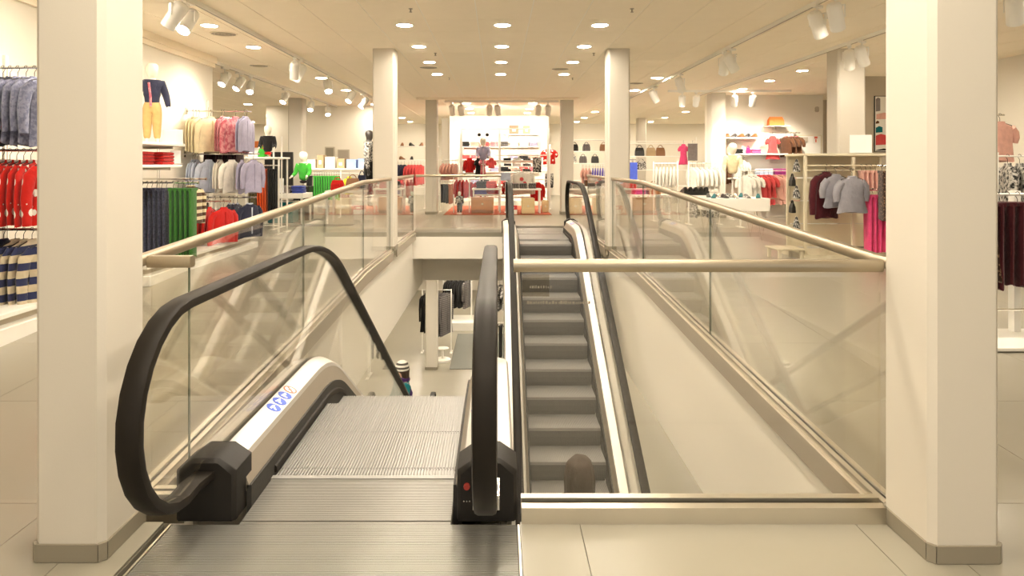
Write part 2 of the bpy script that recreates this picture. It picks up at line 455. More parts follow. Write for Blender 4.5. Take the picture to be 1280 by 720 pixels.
def side_rail(X, sgn, spans, label):
    t = thing('glass_railing', label, 'railing', (X, spans[0][0], 0))
    inv = Matrix.Translation((-X, -spans[0][0], 0))
    for y0, y1 in spans:
        pnl = runbox(MB(), X - .006, X + .006, y0 + .004, y1 - .004, -.02, RH - .03).xf(inv)
        pnl.build('glass_panel', M_glass, t)
        runbox(MB(), X - .007, X + .007, y1 - .0038, y1 + .0008, -.02, RH - .03).xf(inv).build('glass_edge', M_edge, t)
    for y0, y1 in ((spans[0][0], 9.11), (9.43, spans[-1][1])):
        ys = [y0] + [y for y in (2.75, 7.3) if y0 < y < y1] + [y1]
        rail_profile_run([(X, y, fz(y) + RH - .02) for y in ys]).xf(inv).build('handrail', M_rail, t, True)
        b = runbox(MB(), X - .035, X - .0095, y0, y1, -.1, .035); runbox(b, X + .0095, X + .035, y0, y1, -.1, .035)
        b.xf(inv).build('base_channel', M_steel, t)
        runbox(MB(), X - .0094, X + .0094, y0, y1, -.03, .028).xf(inv).build('gasket', M_rubber, t)
        f = runbox(MB(), min(X - sgn * .036, X - sgn * .052), max(X - sgn * .036, X - sgn * .052), y0, y1, -.12, .0)
        f.xf(inv).build('fascia', M_fascia, t)
    return t
side_rail(XL, -1, ((2.62, 5.05), (5.05, 7.3), (7.3, 9.11), (9.43, 11.6)), 'glass railing with steel handrail along the stairwell beside the descending escalator')
side_rail(XR, 1, ((2.62, 4.93), (4.93, 7.2), (7.2, 9.11), (9.43, 11.6)), 'glass railing with steel handrail along the stairwell beside the ascending escalator')
def cross_rail(x0, x1, Y, zf, label, joints=(), name='glass_railing', fas=False):
    t = thing(name, label, 'railing', (x0, Y, zf))
    xs = [x0] + list(joints) + [x1]
    for a, b in zip(xs, xs[1:]):
        MB().box(a - x0 + .003, b - x0 - .003, -.006, .006, .012, RH - .03).build('glass_panel', M_glass, t)
    rail_profile_run([(-.03 if x0 > 0 else 0, 0, RH - .02), (x1 - x0, 0, RH - .02)]).build('handrail', M_rail, t, True)
    MB().box(0, x1 - x0, -.05, -.0095, 0, .062).build('base_channel', M_steel, t)
    MB().box(0, x1 - x0, .0095, .045, 0, .072).build('base_channel', M_steel, t)
    MB().box(0, x1 - x0, -.0095, .0095, 0, .01).build('gasket', M_rubber, t)
    if fas:
        MB().box(0, x1 - x0, -.066, -.05, -.12, .05).build('fascia', M_steel, t)
    return t
cross_rail(.092, 1.487, YN + .03, 0, 'glass railing with thick champagne handrail across the near end of the stairwell')
t = thing('glass_railing', 'short glass return beside the black newel of the descending escalator', 'railing', (-1.40, 2.72, 0))
MB().box(0, .15, -.006, .006, .012, RH - .03).build('glass_panel', M_glass, t); MB().box(.1501, .1535, -.006, .006, .012, RH - .03).build('glass_edge', M_edge, t)
rail_profile_run([(-.01, 0, RH - .02), (.165, 0, RH - .02)]).build('handrail', M_rail, t, True)
MB().box(0, .15, -.04, -.0095, -.06, .055).build('base_channel', M_steel, t); MB().box(0, .15, .0095, .04, -.06, .055).build('base_channel', M_steel, t)
cross_rail(XL + .03, .06, YF + .07, Z1, 'glass railing with steel handrail across the far end of the stairwell', joints=(-.72,), fas=True)

# ------------------------------------------------------------------ escalators
TAN = 0.60
ANG = math.atan(TAN)
def esc_path(drop, bend=1.17, rad=1.0, n=8):
    """nosing line from the upper comb (0,0) down to the lower comb, local (y,z)"""
    th = ANG; tl = rad * math.tan(th / 2)
    L = drop / TAN
    pts = [(-.45, 0.0)]
    c1 = (bend - tl, -rad)
    pts += [(c1[0] + rad * math.sin(th * i / n), c1[1] + rad * math.cos(th * i / n)) for i in range(n + 1)]
    b2 = bend + L
    c2 = (b2 + tl, -drop + rad)
    pts += [(c2[0] - rad * math.sin(th * (1 - i / n)), c2[1] - rad * math.cos(th * (1 - i / n))) for i in range(n + 1)]
    pts.append((b2 + bend + .45, -drop))
    return pts, b2 + bend
def offset(pts, n):
    out = []
    for i in range(len(pts)):
        a, b = Vector(pts[max(i - 1, 0)]), Vector(pts[min(i + 1, len(pts) - 1)])
        t = (b - a).normalized()
        out.append((pts[i][0] - t.y * n, pts[i][1] + t.x * n))
    return out
def path_at(pts, y):
    for (a, za), (b, zb) in zip(pts, pts[1:]):
        if a <= y <= b: return za + (zb - za) * (y - a) / (b - a)
    return pts[0][1] if y < pts[0][0] else pts[-1][1]
def cut(pts, y0, y1):              # part of a polyline between two local y
    out = [(y0, path_at(pts, y0))] + [p for p in pts if y0 < p[0] < y1] + [(y1, path_at(pts, y1))]
    return out

# step mesh: nosing at local y=0, tread running to -y, ribs along y
def step_mesh():
    a = MB(); n = 60; w = .80; p = w / n
    a.box(-w / 2, w / 2, -.410, 0, -.035, -.007)
    for i in range(n):
        x = -w / 2 + p * i
        a.box(x + p * .15, x + p * .75, -.410, 0, -.007, 0)
    r = MB()
    ys = [(-.004, -.030), (-.012, -.10), (-.035, -.17), (-.07, -.235)]
    for i in range(n):
        x = -w / 2 + p * i
        rings = [[(x + p * .15, y + .010, z), (x + p * .7, y + .010, z), (x + p * .7, y - .02, z), (x + p * .15, y - .02, z)] for y, z in ys]
        r.loft(rings)
    r.loft([[(-w / 2, y, z), (w / 2, y, z), (w / 2, y - .03, z), (-w / 2, y - .03, z)] for y, z in ys])
    return a.mesh('tread', M_step), r.mesh('riser', M_riser)
TREAD, RISER = step_mesh()
HR = .88                           # handrail height over the nosing line
def escalator(label, cx, ycomb, ztop, drop, d, phase):
    """d=+1: goes down away from the camera, d=-1: goes down towards it"""
    pts, end = esc_path(drop)
    root = thing('escalator', label, 'escalator', (cx, ycomb, ztop))
    root.rotation_euler = (0, 0, 0 if d > 0 else math.pi)
    for s in (-1, 1):
        def sweep(prof, path, name, mt, sm=True, vert=False):
            rings = []
            lines = [[(y, z + n) for y, z in path] if (vert or n < -.3) else offset(path, n) for u, n in prof]
            for i in range(len(path)):
                rings.append([(s * prof[k][0], lines[k][i][0], lines[k][i][1]) for k in range(len(prof))])
            return MB().loft(rings).build(name, mt, root, sm)
        body = cut(pts, -.26, end + .26)
        skirt = cut(pts, -.26, end + .26)
        sweep([(.405, -.22), (.425, -.22), (.425, .085), (.405, .085)], skirt, 'skirt_panel', M_brush)
        sweep([(.393, .012), (.405, .006), (.405, .040), (.397, .034)], cut(pts, .02, end - .02), 'skirt_brush', M_rubber)
        sweep([(.415, .085), (.425, .06), (.47, .06), (.47, .17), (.445, .17)], body, 'inner_cladding', M_inner)
        deck = sweep([(.443, .168), (.52, .168), (.528, .190), (.528, .225), (.45, .19)], body, 'inner_deck', M_deck)
        sweep([(.558, .19), (.558, .225), (.635, .205), (.645, .19), (.645, .10), (.60, .10)], body, 'outer_deck', M_deck)
        sweep([(.622, .12), (.640, .12), (.640, -.95), (.622, -.95)], body, 'outer_cladding', M_deck, vert=True)
        # handrail with both end loops
        u = .5425
        top = offset(pts, HR)
        a0 = [(-.30, .16), (-.40, .175)] + arc(-.56, .53, .35, -80, -270, 14)[0:]
        loop_top = [(y, z) for y, z in a0]
        run = [p for p in top if -.40 < p[0] < end + .40]
        e0 = end
        loop_bot = [(e0 - y, z - drop) for y, z in a0][::-1]
        hp = loop_top + run + loop_bot
        prof = [(-.040, -.006), (-.036, -.020), (.036, -.020), (.040, -.006), (.036, .010), (.024, .016), (-.024, .016), (-.036, .010)]
        rings = []
        for i in range(len(hp)):
            a, b = Vector(hp[max(i - 1, 0)]), Vector(hp[min(i + 1, len(hp) - 1)])
            t = (b - a).normalized(); nn = (-t.y, t.x)
            rings.append([(s * (u + p), hp[i][0] + nn[0] * q, hp[i][1] + nn[1] * q) for p, q in prof])
        MB().loft(rings).build('handrail', M_rubber, root, True)
        # glass balustrade in panels
        lo, hi = offset(pts, .20), offset(pts, HR - .018)
        yb = [-.30, 1.0, 2.9, 4.8, end - 1.0, end + .30] if end > 7 else [-.30, 1.0, 3.0, end - 1.0, end + .30]
        for k in range(len(yb) - 1):
            y0, y1 = yb[k] + (.004 if k else 0), yb[k + 1] - (.004 if k < len(yb) - 2 else 0)
            A, B = cut(lo, y0, y1), cut(hi, y0, y1)
            if k == 0:
                B = arc(-.56, .53, .33, -60, -270, 12) + [q for q in B if q[0] > -.30]
                poly = [(-.26, .20)] + [q for q in A if q[0] > -.20] + B[::-1]
            elif k == len(yb) - 2:
                e = [(end - y, z - drop) for y, z in arc(-.56, .53, .33, -60, -270, 12)][::-1]
                poly = [q for q in A if q[0] < end + .20] + [(end + .26, .20 - drop)] + e[::-1] + [q for q in B if q[0] < end + .30][::-1]
            else:
                poly = A + B[::-1]
            x0, x1 = (s * u - .005, s * u + .005)
            MB().prism(poly, 'x', x0, x1).build('glass_panel', M_glass, root)
        # black newel boxes at both ends
        for e in (0, 1):
            def ring(y, i):
                w2, h = .116 - i, .236 - i
                c = s * u
                zz = 0 if e == 0 else -drop
                yy = y if e == 0 else end - y
                return [(c - w2, yy, zz), (c + w2, yy, zz), (c + w2, yy, zz + h - .045), (c + .05, yy, zz + h), (c - .05, yy, zz + h), (c - w2, yy, zz + h - .045)]
            nb = MB().loft([ring(-.375, .014), ring(-.362, .002), ring(-.355, 0), ring(-.20, 0)]).build('newel_box', M_box, root, True)
            zz = 0 if e == 0 else -drop
            fy = (-.378 if e == 0 else end + .378)
            if s > 0: MB().lathe([(.012, -.006), (.013, .004), (.009, .007)], 12, (s * u - s * .078, fy + (.004 if e else -.001), zz + .135), 'y').build('stop_button', M_button, nb, True)
            for q in range(3 if s > 0 else 0):
                MB().lathe([(.003, -.004), (.003, .004)], 8, (s * u - s * .078 + (q - 1) * .011, fy + (.001 if e else 0), zz + .08), 'y').build('screw', M_chrome, nb)
            g = [(y if e == 0 else end - y, z + zz) for y, z in ((-.60, .17), (-.56, .158), (-.50, .158), (-.44, .168))]
            if s * d > 0: MB().loft([[(s * u - .047, y, z - .012), (s * u + .047, y, z - .012), (s * u + .047, y, z + .03), (s * u - .047, y, z + .03)] for y, z in g]).build('handrail_guard', M_chrome, nb)
        # safety pictograms on the inner deck
        for k in range(4):
            y = .26 + k * .085
            p0 = Vector((s * .45, y, .19)); p1 = Vector((s * .528, y, .225))
            cen = (p0 + p1) / 2; du = (p1 - p0).normalized() * s; dv = Vector((0, 1, 0)); nn = du.cross(dv).normalized()
            if nn.z < 0: nn = -nn
            def disc(r, h, name, mt, par, poly=None, r0=0.0):
                mb = MB()
                pl = poly or [(r * math.cos(a * math.pi / 12), r * math.sin(a * math.pi / 12)) for a in range(24)]
                if r0:
                    n_ = 24
                    ri = [[cen + du * (rr * math.cos(a * math.pi / 12)) + dv * (rr * math.sin(a * math.pi / 12)) + nn * hh for a in range(n_)] for rr, hh in ((r, .0002), (r, h), (r0, h), (r0, .0002))]
                    mb.loft(ri, cap=False)
                else:
                    mb.loft([[cen + du * a + dv * b + nn * .0002 for a, b in pl], [cen + du * a + dv * b + nn * h for a, b in pl]])
                return mb.build(name, mt, par)
            if k < 3:
                st = disc(.036, .0012, 'pictogram', M_blue, root)
                disc(.006, .0018, 'pictogram_figure', M_swhite, st, [(.006 * math.cos(a) + (-.006), .006 * math.sin(a) + .018) for a in [i_ * math.pi / 5 for i_ in range(10)]])
                body_ = [[(-.014, -.02), (-.004, -.02), (-.003, .0), (.012, -.018), (.020, -.014), (.004, .006), (-.002, .012), (-.014, .010)],
                         [(-.018, -.018), (-.010, -.018), (-.006, -.004), (0, -.018), (.016, -.018), (.016, -.010), (.006, -.006), (.004, .010), (-.012, .010)],
                         [(-.016, -.020), (.018, -.020), (.018, -.012), (-.002, -.010), (.006, .010), (-.010, .012)]][k]
                disc(.02, .0018, 'pictogram_figure', M_swhite, st, body_)
            else:
                st = disc(.034, .0010, 'pictogram', M_swhite, root)
                disc(.036, .0016, 'pictogram_ring', M_red, st, r0=.028)
                disc(.03, .0016, 'pictogram_bar', M_red, st, [(-.026, .018), (-.018, .026), (.026, -.018), (.018, -.026)])
                disc(.03, .0014, 'pictogram_figure', M_dark, st, [(-.012, -.012), (-.002, -.012), (.004, 0), (.010, .008), (.0, .010)])
    # moving steps
    pitch = .357 / math.cos(ANG)
    acc = [0.0]
    for (a, za), (b, zb) in zip(pts, pts[1:]):
        acc.append(acc[-1] + math.hypot(b - a, zb - za))
    base = 0.0
    for (a, za), (b, zb), l in zip(pts, pts[1:], acc):
        if a <= phase <= b:
            base = l + (phase - a) / (b - a) * math.hypot(b - a, zb - za)
    L = base - int(base / pitch) * pitch
    while L < acc[-1]:
        for i in range(len(pts) - 1):
            if acc[i] <= L <= acc[i + 1]:
                f = (L - acc[i]) / (acc[i + 1] - acc[i])
                y = pts[i][0] + (pts[i + 1][0] - pts[i][0]) * f; z = pts[i][1] + (pts[i + 1][1] - pts[i][1]) * f
                if .02 < y < end + .36:
                    st = bpy.data.objects.new('step', None); COL.objects.link(st); st.parent = root; st.location = (0, y, z - .004)
                    link('tread', TREAD, st); link('riser', RISER, st)
                break
        L += pitch
    # landing plates with combs
    for e in (0, 1):
        zz = 0 if e == 0 else -drop
        def yy(a): return a if e == 0 else end - a
        def bx(mb, x0, x1, a, b, z0, z1): return mb.box(x0, x1, min(yy(a), yy(b)), max(yy(a), yy(b)), zz + z0, zz + z1)
        wl = .66
        pl = bx(MB(), -wl, wl, -1.5, -.40, -.05, -.006)
        bx(pl, -.405, .405, -.40, 0.0, -.05, -.006)
        pl = pl.build('landing_plate', M_plategap, root)
        rb = MB()
        y = -1.49
        while y < -.012:
            x = wl - .006 if y < -.40 else .402
            if not (-1.075 < y < -1.067 or -.385 < y < -.375):
                bx(rb, -x, x, y, y + .0062, -.0062, .0)
            y += .0095
        tag(rb.build('plate_ribs', M_plate, pl), kind='stuff')
        bx(MB(), -wl - .006, -wl + .002, -1.5, -.40, -.05, .001).build('plate_frame', M_steel, pl); bx(MB(), wl - .002, wl + .006, -1.5, -.40, -.05, .001).build('plate_frame', M_steel, pl)
        cb = MB(); bx(cb, -.405, .405, -.03, 0, -.03, .004)
        for i in range(60):
            x = -.40 + .8 / 60 * i
            bx(cb, x + .8 / 60 * .72, x + .8 / 60 * .98, 0, .03, -.012, .004)
        cb.build('comb', M_step, root)
        if e == 0:
            nm = MB(); bx(nm, .28, .52, -.83, -.775, -.002, .0012); nm.build('maker_plate', M_steel, pl)
    return root
ESC_L = escalator('escalator descending from the near landing, between the black newel boxes', -.583, 2.958, 0.0, 3.48, 1, .5)
ESC_R = escalator('escalator with bare grey steps rising to the far landing', .73, 11.37, Z1, 3.68, -1, 11.37 - 7.0)

# ------------------------------------------------------------------ lamps
def downlight(x, y, z, em, label, group, r=.085):
    t = thing('downlight', label, 'lamp', (x, y, z), 0, group)
    MB().lathe([(r + .022, 0), (r + .020, -.006), (r + .004, -.010), (r, 0)], 20, cap=False).build('trim_ring', M_white, t, True)
    MB().lathe([(r + .002, -.0035), (r + .002, -.002)], 20).build('lens', em, t)
    return t
for y in (7.58, 8.95, 10.32, 11.69, 6.21, 4.84, 3.47, 2.1, .7, -.7):
    for x in (-1.05, .055, 1.155):
        downlight(x, y, ZC, E_down, 'round recessed ceiling downlight in the three rows above the escalators', 'downlights above the escalators')
for x, y in ((-3.26, 7.6), (-3.27, 9.0), (-3.4, 5.6), (-3.4, 4.2)):
    downlight(x, y, ZC, E_down, 'round recessed ceiling downlight near the wall of children\'s clothes', 'downlights by the left wall')
for x, y in ((5.1, 11.25), (5.1, 12.6), (5.1, 14.0), (5.8, 8), (5.8, 6), (5.8, 4), (3.6, 4.5)):
    downlight(x, y, ZC, E_down, 'round recessed ceiling downlight over the right hand clothes racks', 'downlights by the right wall')
for x in (-9, -6.5, -3.2, 2.9, 5.6, 7.8):
    for y in (12.2, 14.2, 17.5, 20, 22.5, 24.6):
        if (x > 4 and y < 16) or x == 7.8 and y < 17: continue
        downlight(x, y, ZC, E_down, 'round recessed ceiling downlight in the far sales floor', 'downlights of the far sales floor', .10)
for x in (-.8, .9):
    for y in (17.2, 18.9, 20.4, 24):
        downlight(x, y, ZC, E_down, 'round recessed ceiling downlight over the red children\'s display', 'downlights over the red display', .10)
for x in (-5, -2.6, -.8, .9, 2.8, 5):
    for y in (14.5, 17, 19.5, 22):
        downlight(x, y, -.902 if x < XR + .3 else -1.002, E_low, 'round downlight in the lower storey ceiling', 'lower storey downlights', .10)
for x, y in ((-2.4, 4), (-2.4, 6), (-2.4, 8), (-2.4, 10), (-2.4, 12), (2.5, 4), (2.5, 6), (2.5, 8), (2.5, 10), (2.5, 12)):
    downlight(x, y, -.902 if x < 0 else -1.002, E_low, 'round downlight in the lower storey ceiling', 'lower storey downlights', .10)

def track(x, y0, y1, z, label, ax='y'):
    t = thing('light_track', label, 'light track', (x, y0, z))
    if ax == 'y': MB().box(-.018, .018, 0, y1 - y0, 0, ZC - z).build('rail', M_white, t); MB().box(-.008, .008, .05, y1 - y0 - .05, -.004, .0).build('slot', M_inner, t)
    else: MB().box(0, y1 - y0, -.018, .018, 0, ZC - z).build('rail', M_white, t)
    return t
ZT = 2.905
track(-2.9, 2.0, 15.7, ZT, 'long white light track running over the left aisle')
track(3.07, 2.0, 15.7, ZT, 'long white light track running over the right aisle by the glass railing')
track(4.5, 3.5, 15.1, ZT, 'white light track running past the column behind the grey blouse rack')
track(-4.3, 10.0, 20.0, ZT, 'white light track beyond the end of the left wall')
tt = thing('light_track', 'short white light track crossing in front of the red display', 'light track', (-1.3, 16.5, ZT))
MB().box(0, 2.8, -.018, .018, 0, ZC - ZT).build('rail', M_white, tt)
tt = thing('light_track', 'white light track crossing behind the column by the black shoes', 'light track', (3.6, 14.2, ZT))
MB().box(0, 2.6, -.018, .018, 0, ZC - ZT).build('rail', M_white, tt)

# track spotlight: adapter, stem, yoke, cylindrical head with lens; pointing along local +y tilted down
def make_spot():
    t = thing('track_spotlight', 'white cylindrical track spotlight', 'spotlight', (0, 0, 0))
    MB().box(-.018, .018, -.06, .06, -.022, 0).build('adapter', M_white, t)
    MB().tube([(0, 0, -.02), (0, 0, -.075)], .010, 8).build('stem', M_white, t)
    MB().box(-.062, -.056, -.012, .012, -.16, -.07).box(.056, .062, -.012, .012, -.16, -.07).box(-.062, .062, -.012, .012, -.076, -.07).build('yoke', M_white, t)
    mt = Matrix.Translation((0, 0, -.15)) @ Matrix.Rotation(math.radians(-52), 4, 'X')
    hd = MB().lathe([(.030, -.105), (.046, -.095), (.052, -.08), (.052, .105), (.047, .105), (.046, .085)], 20, (0, 0, 0), 'y', cap=False)
    hd.lathe([(.030, -.106), (.030, -.105)], 20, (0, 0, 0), 'y'); hd.xf(mt).build('head', M_white, t, True)
    MB().lathe([(.046, .084), (.046, .090)], 20, (0, 0, 0), 'y').xf(mt).build('lens', E_spot, t)
    return t
SP = make_spot()
first = [True]
def spot(x, y, rz, label, group=None, sc=1.0, z=ZT):
    o = SP if first[0] else copy_tree(SP)
    first[0] = False
    o.location = (x, y, z); o.rotation_euler = (0, 0, math.radians(rz)); o.scale = (sc, sc, sc)
    o['label'] = label
    if group: o['group'] = group
    return o
LT, RT = 'white track spotlight on the track over the left aisle', 'white track spotlight on the track over the right aisle'
for y, rz in ((6.05, 80), (6.3, 170), (9.6, 20), (9.85, 60), (11.5, 200), (13.3, 150), (14.6, 130)):
    spot(-2.9, y, rz, LT, 'spotlights over the left aisle', 1.25)
for y, rz in ((6.1, -40), (6.45, -50), (8.85, -60), (9.1, -10), (11.3, -40), (13.2, -60)):
    spot(3.07, y, rz, RT, 'spotlights over the right aisle', 1.25)
for y, rz in ((8.3, -50), (8.6, -30), (4.6, -60), (5.85, -40)):
    spot(4.5, y, rz, 'white track spotlight hanging beside the column behind the grey blouse rack', 'spotlights beside the right column', 1.25)
for y, rz in ((10.6, 160), (11.2, 150), (11.7, 190), (13.6, 160), (15.5, 180), (17, 200)):
    spot(-4.3, y, rz, 'white track spotlight beyond the end of the left wall', 'spotlights beyond the left wall', 1.2)
for x in (-1.12, -.9, -.2, 0.0, 1.0, 1.24):
    spot(x, 16.5, R.uniform(-15, 15), 'white track spotlight hanging in front of the red children\'s display', 'spotlights before the red display', 1.3)
for x in (5.0, 5.4, 3.9, 4.2):
    spot(x, 14.2, R.uniform(-20, 20), 'white track spotlight aimed at the wall of pink clothes', 'spotlights before the pink wall', 1.2)
# the beams those spotlights throw
def beam(x, y, z, tx, ty, tz, w, ang=60, r=.05):
    l = bpy.data.lights.new('spot_beam', 'SPOT'); l.energy = w; l.spot_size = math.radians(ang); l.spot_blend = .8; l.shadow_soft_size = r; l.color = LAMP
    o = bpy.data.objects.new('spot_beam', l); COL.objects.link(o); o.location = (x, y, z)
    o.rotation_euler = Vector((tx - x, ty - y, tz - z)).to_track_quat('-Z', 'Y').to_euler()
for x in (-1.0, 0.0, 1.1):
    beam(x, 16.75, 2.6, x * .8, 21.6, 1.7, SPOT_W * 6.5, 75)
for a in ((-2.98, 6.1, 2.6, -4.2, 7.3, 1.6), (-2.98, 9.6, 2.6, -4.2, 9.0, 1.9), (-3.0, 5.9, 2.6, -4.2, 5.2, 1.5), (3.2, 6.3, 2.6, 5.2, 8.6, 1.1), (3.2, 9.0, 2.6, 4.0, 10.4, .8), (4.6, 8.4, 2.6, 7.0, 9.5, 1.2),
          (4.6, 4.7, 2.6, 3.9, 4.9, .9), (-4.4, 10.7, 2.6, -4.0, 11.6, 1.0), (-4.4, 13.4, 2.6, -3.8, 15.0, .9)):
    beam(*a, SPOT_W * 1.6, 70)
for x in (3.9, 5.2, 6.2):
    beam(x, 14.0, 2.6, x + .1, 15.2, 1.3, SPOT_W * 2.2, 85)
for x, y in ((-3.0, 13.3), (3.15, 11.4), (3.15, 13.2)):
    beam(x, y, 2.6, x + (1.0 if x > 0 else -.8), y + 3.0, .9, SPOT_W * 3, 80)

# ceiling vents, sprinklers
for x, y in ((-3.3, 8.1), (-3.8, 10.7), (-1.12, 10.9), (1.03, 11.06), (2.68, 13.0)):
    t = thing('ceiling_vent', 'round slotted ceiling air vent', 'vent', (x, y, ZC), 0, 'round ceiling vents')
    v = MB()
    v.lathe([(.16, 0), (.158, -.008), (.142, -.008), (.140, -.001)], 24, cap=False)
    v.build('vent_rim', M_ceil, t, True)
    MB().lathe([(.15, -.003), (.15, -.0005)], 24).build('vent_core', M_skirt, t)
    for r in (.115, .075, .035):
        MB().lathe([(r, -.003), (r - .003, -.007), (r - .016, -.009), (r - .018, -.003)], 24, cap=False).build('vent_ring', M_taupe, t, True)
for x, y in ((-.88, 6.8), (1.36, 6.8), (-.88, 9.5), (1.36, 9.5), (3.4, 9.6), (-.88, 12.2), (1.36, 12.2)):
    t = thing('sprinkler', 'small brass sprinkler head in the ceiling', 'sprinkler', (x, y, ZC), 0, 'ceiling sprinklers')
    MB().lathe([(.022, 0), (.022, -.004), (.008, -.006), (.008, -.03), (.016, -.034), (.016, -.037)], 10).build('sprinkler_body', M_inner, t, True)

# ------------------------------------------------------------------ garments and shop fittings
HANGER = None
def hook_mesh():
    pts = [(.0225 * math.cos(a), 0, .0225 * math.sin(a)) for a in [math.radians(q) for q in (170, 130, 90, 50, 10, -30, -65)]]
    return MB().tube(pts + [(0, 0, -.035), (0, 0, -.075)], .0025, 5).mesh('hook', M_dark)
HOOK = hook_mesh()
def hanger_mesh(w):
    return MB().tube([(w * .48, 0, -.122), (w * .5, 0, -.115), (.006, 0, -.072), (-.006, 0, -.072), (-w * .5, 0, -.115), (-w * .48, 0, -.122)], .004, 5).mesh('hanger', M_dark)
def wave(th, ph, z, amp):
    return 1 + amp * math.sin(5 * th + ph + z * 7) + amp * .6 * math.sin(9 * th - ph * 2 + z * 11)
def top_meshes(w, L, sl, flare, th, seed, n=18):
    r = random.Random(seed); ph = r.uniform(0, 6)
    zs = [(-.075, .055, .030), (-.095, .07, .034), (-.115, .36 * w, .038), (-.14, .47 * w, .042), (-.20, .48 * w, th), (-.10 - L * .5, .46 * w, th), (-.10 - L * .8, .47 * w * (1 + (flare - 1) * .6), th), (-.10 - L, .49 * w * flare, th * .95)]
    rings = []
    for k, (z, a, b) in enumerate(zs):
        am = 0 if k < 3 else .05 + .03 * k / 8
        ring = []
        for j in range(n):
            t = 2 * math.pi * j / n; f = wave(t, ph, z, am)
            ring.append((a * math.copysign(abs(math.cos(t)) ** .8, math.cos(t)) * (1 + (f - 1) * .3), b * math.sin(t) * f, z + (0 if k < 7 else .012 * math.sin(3 * t + ph))))
        rings.append(ring)
    body = MB().loft(rings)
    sl_m = []
    for s in (-1, 1):
        p = [(s * .40 * w, 0, -.145), (s * (.50 * w + .015), .008, -.20), (s * (.52 * w + .03), .014, -.20 - sl * .4), (s * (.52 * w + .02), .02, -.17 - sl)]
        rr = [.046, .050, .044, .038]
        sl_m.append(MB().tube(p, rr, 10))
    return body, sl_m
def panel_mesh(w, L, th, seed, z0=-.07, taper=1.0, n=14, folds=.16):
    r = random.Random(seed); ph = r.uniform(0, 6); rings = []
    for k in range(7):
        z = z0 - L * k / 6; a = w * .5 * (1 + (taper - 1) * k / 6); ring = []
        for j in range(n):
            t = 2 * math.pi * j / n; f = 1 + folds * math.sin(4 * t + ph + k * .5)
            ring.append((a * math.copysign(abs(math.cos(t)) ** .6, math.cos(t)), th * .5 * math.copysign(abs(math.sin(t)) ** .7, math.sin(t)) * f, z + (.01 * math.sin(t * 3 + ph) if k == 6 else 0)))
        rings.append(ring)
    return MB().loft(rings)
def trouser_legs(w, L, seed):
    out = []
    for s in (-1, 1):
        rings = []
        for k in range(7):
            z = -.20 - (L - .13) * k / 6
            a = w * (.25 - .03 * k / 6); c = s * w * .255
            rings.append([(c + a * math.cos(2 * math.pi * j / 10), .03 * math.sin(2 * math.pi * j / 10) * (1 + .25 * math.sin(3 * j + k + seed)), z) for j in range(10)])
        out.append(MB().loft(rings))
    return out
PROTO = {}
def garment(kind, mt, seed=0, size=1.0, hang=True, trim=None):
    """prototype: list of (part name, mesh)"""
    key = (kind, mt.name, seed, size, hang, trim.name if trim else '')
    if key in PROTO: return PROTO[key]
    P = {'shirt': (.40, .50, .34, 1.02, .045), 'jacket': (.42, .46, .40, 1.05, .06), 'tee': (.36, .42, .14, 1.03, .04), 'blouse': (.50, .60, .30, 1.25, .06),
         'cardigan': (.44, .66, .52, 1.08, .05), 'dress': (.34, .80, .10, 1.6, .05), 'coat': (.46, .80, .50, 1.15, .07)}
    parts = []
    if kind in P:
        w, L, sl, fl, th = P[kind]
        b, sm = top_meshes(w * size, L * size, sl * size, fl, th, seed)
        parts.append(('body', b.mesh('body', mt, True)))
        for q in sm: parts.append(('sleeve', q.mesh('sleeve', mt, True)))
        col = MB().lathe([(.058, -.092), (.062, -.078), (.052, -.070), (.048, -.080)], 14, cap=False)
        col.v = [(x * 1.0, y * .6, z) for x, y, z in col.v]
        parts.append(('collar', col.mesh('collar', trim or mt, True)))
        if kind in ('shirt', 'jacket', 'cardigan', 'coat'):
            pk = MB().box(-.010, .010, -th - .012, -th + .006, -.10 - L * size * .9, -.13)
            parts.append(('placket', pk.mesh('placket', trim or mt)))
        if hang: parts.append(('hanger', hanger_mesh(w * size * .9)))
    elif kind in ('folded', 'skirt', 'scarf', 'panel'):
        w, L, th, tp = {'folded': (.20, .74, .045, .9), 'skirt': (.30, .38, .07, 1.5), 'scarf': (.16, .6, .03, 1.1), 'panel': (.36, .6, .05, 1.0)}[kind]
        parts.append(('cloth', panel_mesh(w * size, L * size, th, seed, taper=tp).mesh('cloth', mt, True)))
        parts.append(('waistband', MB().box(-w * size * .48, w * size * .48, -th * .52, th * .52, -.085, -.055).mesh('waistband', trim or mt)))
        if hang: parts.append(('hanger', hanger_mesh(w * size * .9)))
    elif kind == 'trousers':
        w, L = .34 * size, .78 * size
        parts.append(('waist', panel_mesh(w, .17, .07, seed, taper=1.08).mesh('waist', mt, True)))
        for q in trouser_legs(w, L, seed): parts.append(('trouser_leg', q.mesh('trouser_leg', mt, True)))
        if hang: parts.append(('hanger', hanger_mesh(w * .9)))
    PROTO[key] = parts
    return parts
NAMES = {'shirt': ('hanging_shirt', 'shirt'), 'jacket': ('hanging_jacket', 'jacket'), 'tee': ('hanging_tee', 'T-shirt'), 'blouse': ('hanging_blouse', 'blouse'), 'cardigan': ('hanging_cardigan', 'cardigan'),
         'dress': ('hanging_dress', 'dress'), 'coat': ('hanging_coat', 'coat'), 'folded': ('hanging_trousers', 'trousers'), 'skirt': ('hanging_skirt', 'skirt'), 'scarf': ('hanging_scarf', 'scarf'),
         'panel': ('hanging_garment', 'garment'), 'trousers': ('hanging_trousers', 'trousers')}
THICK = {'coat': .185, 'jacket': .155, 'shirt': .13, 'folded': .060, 'skirt': .09, 'scarf': .04, 'panel': .064, 'trousers': .085}
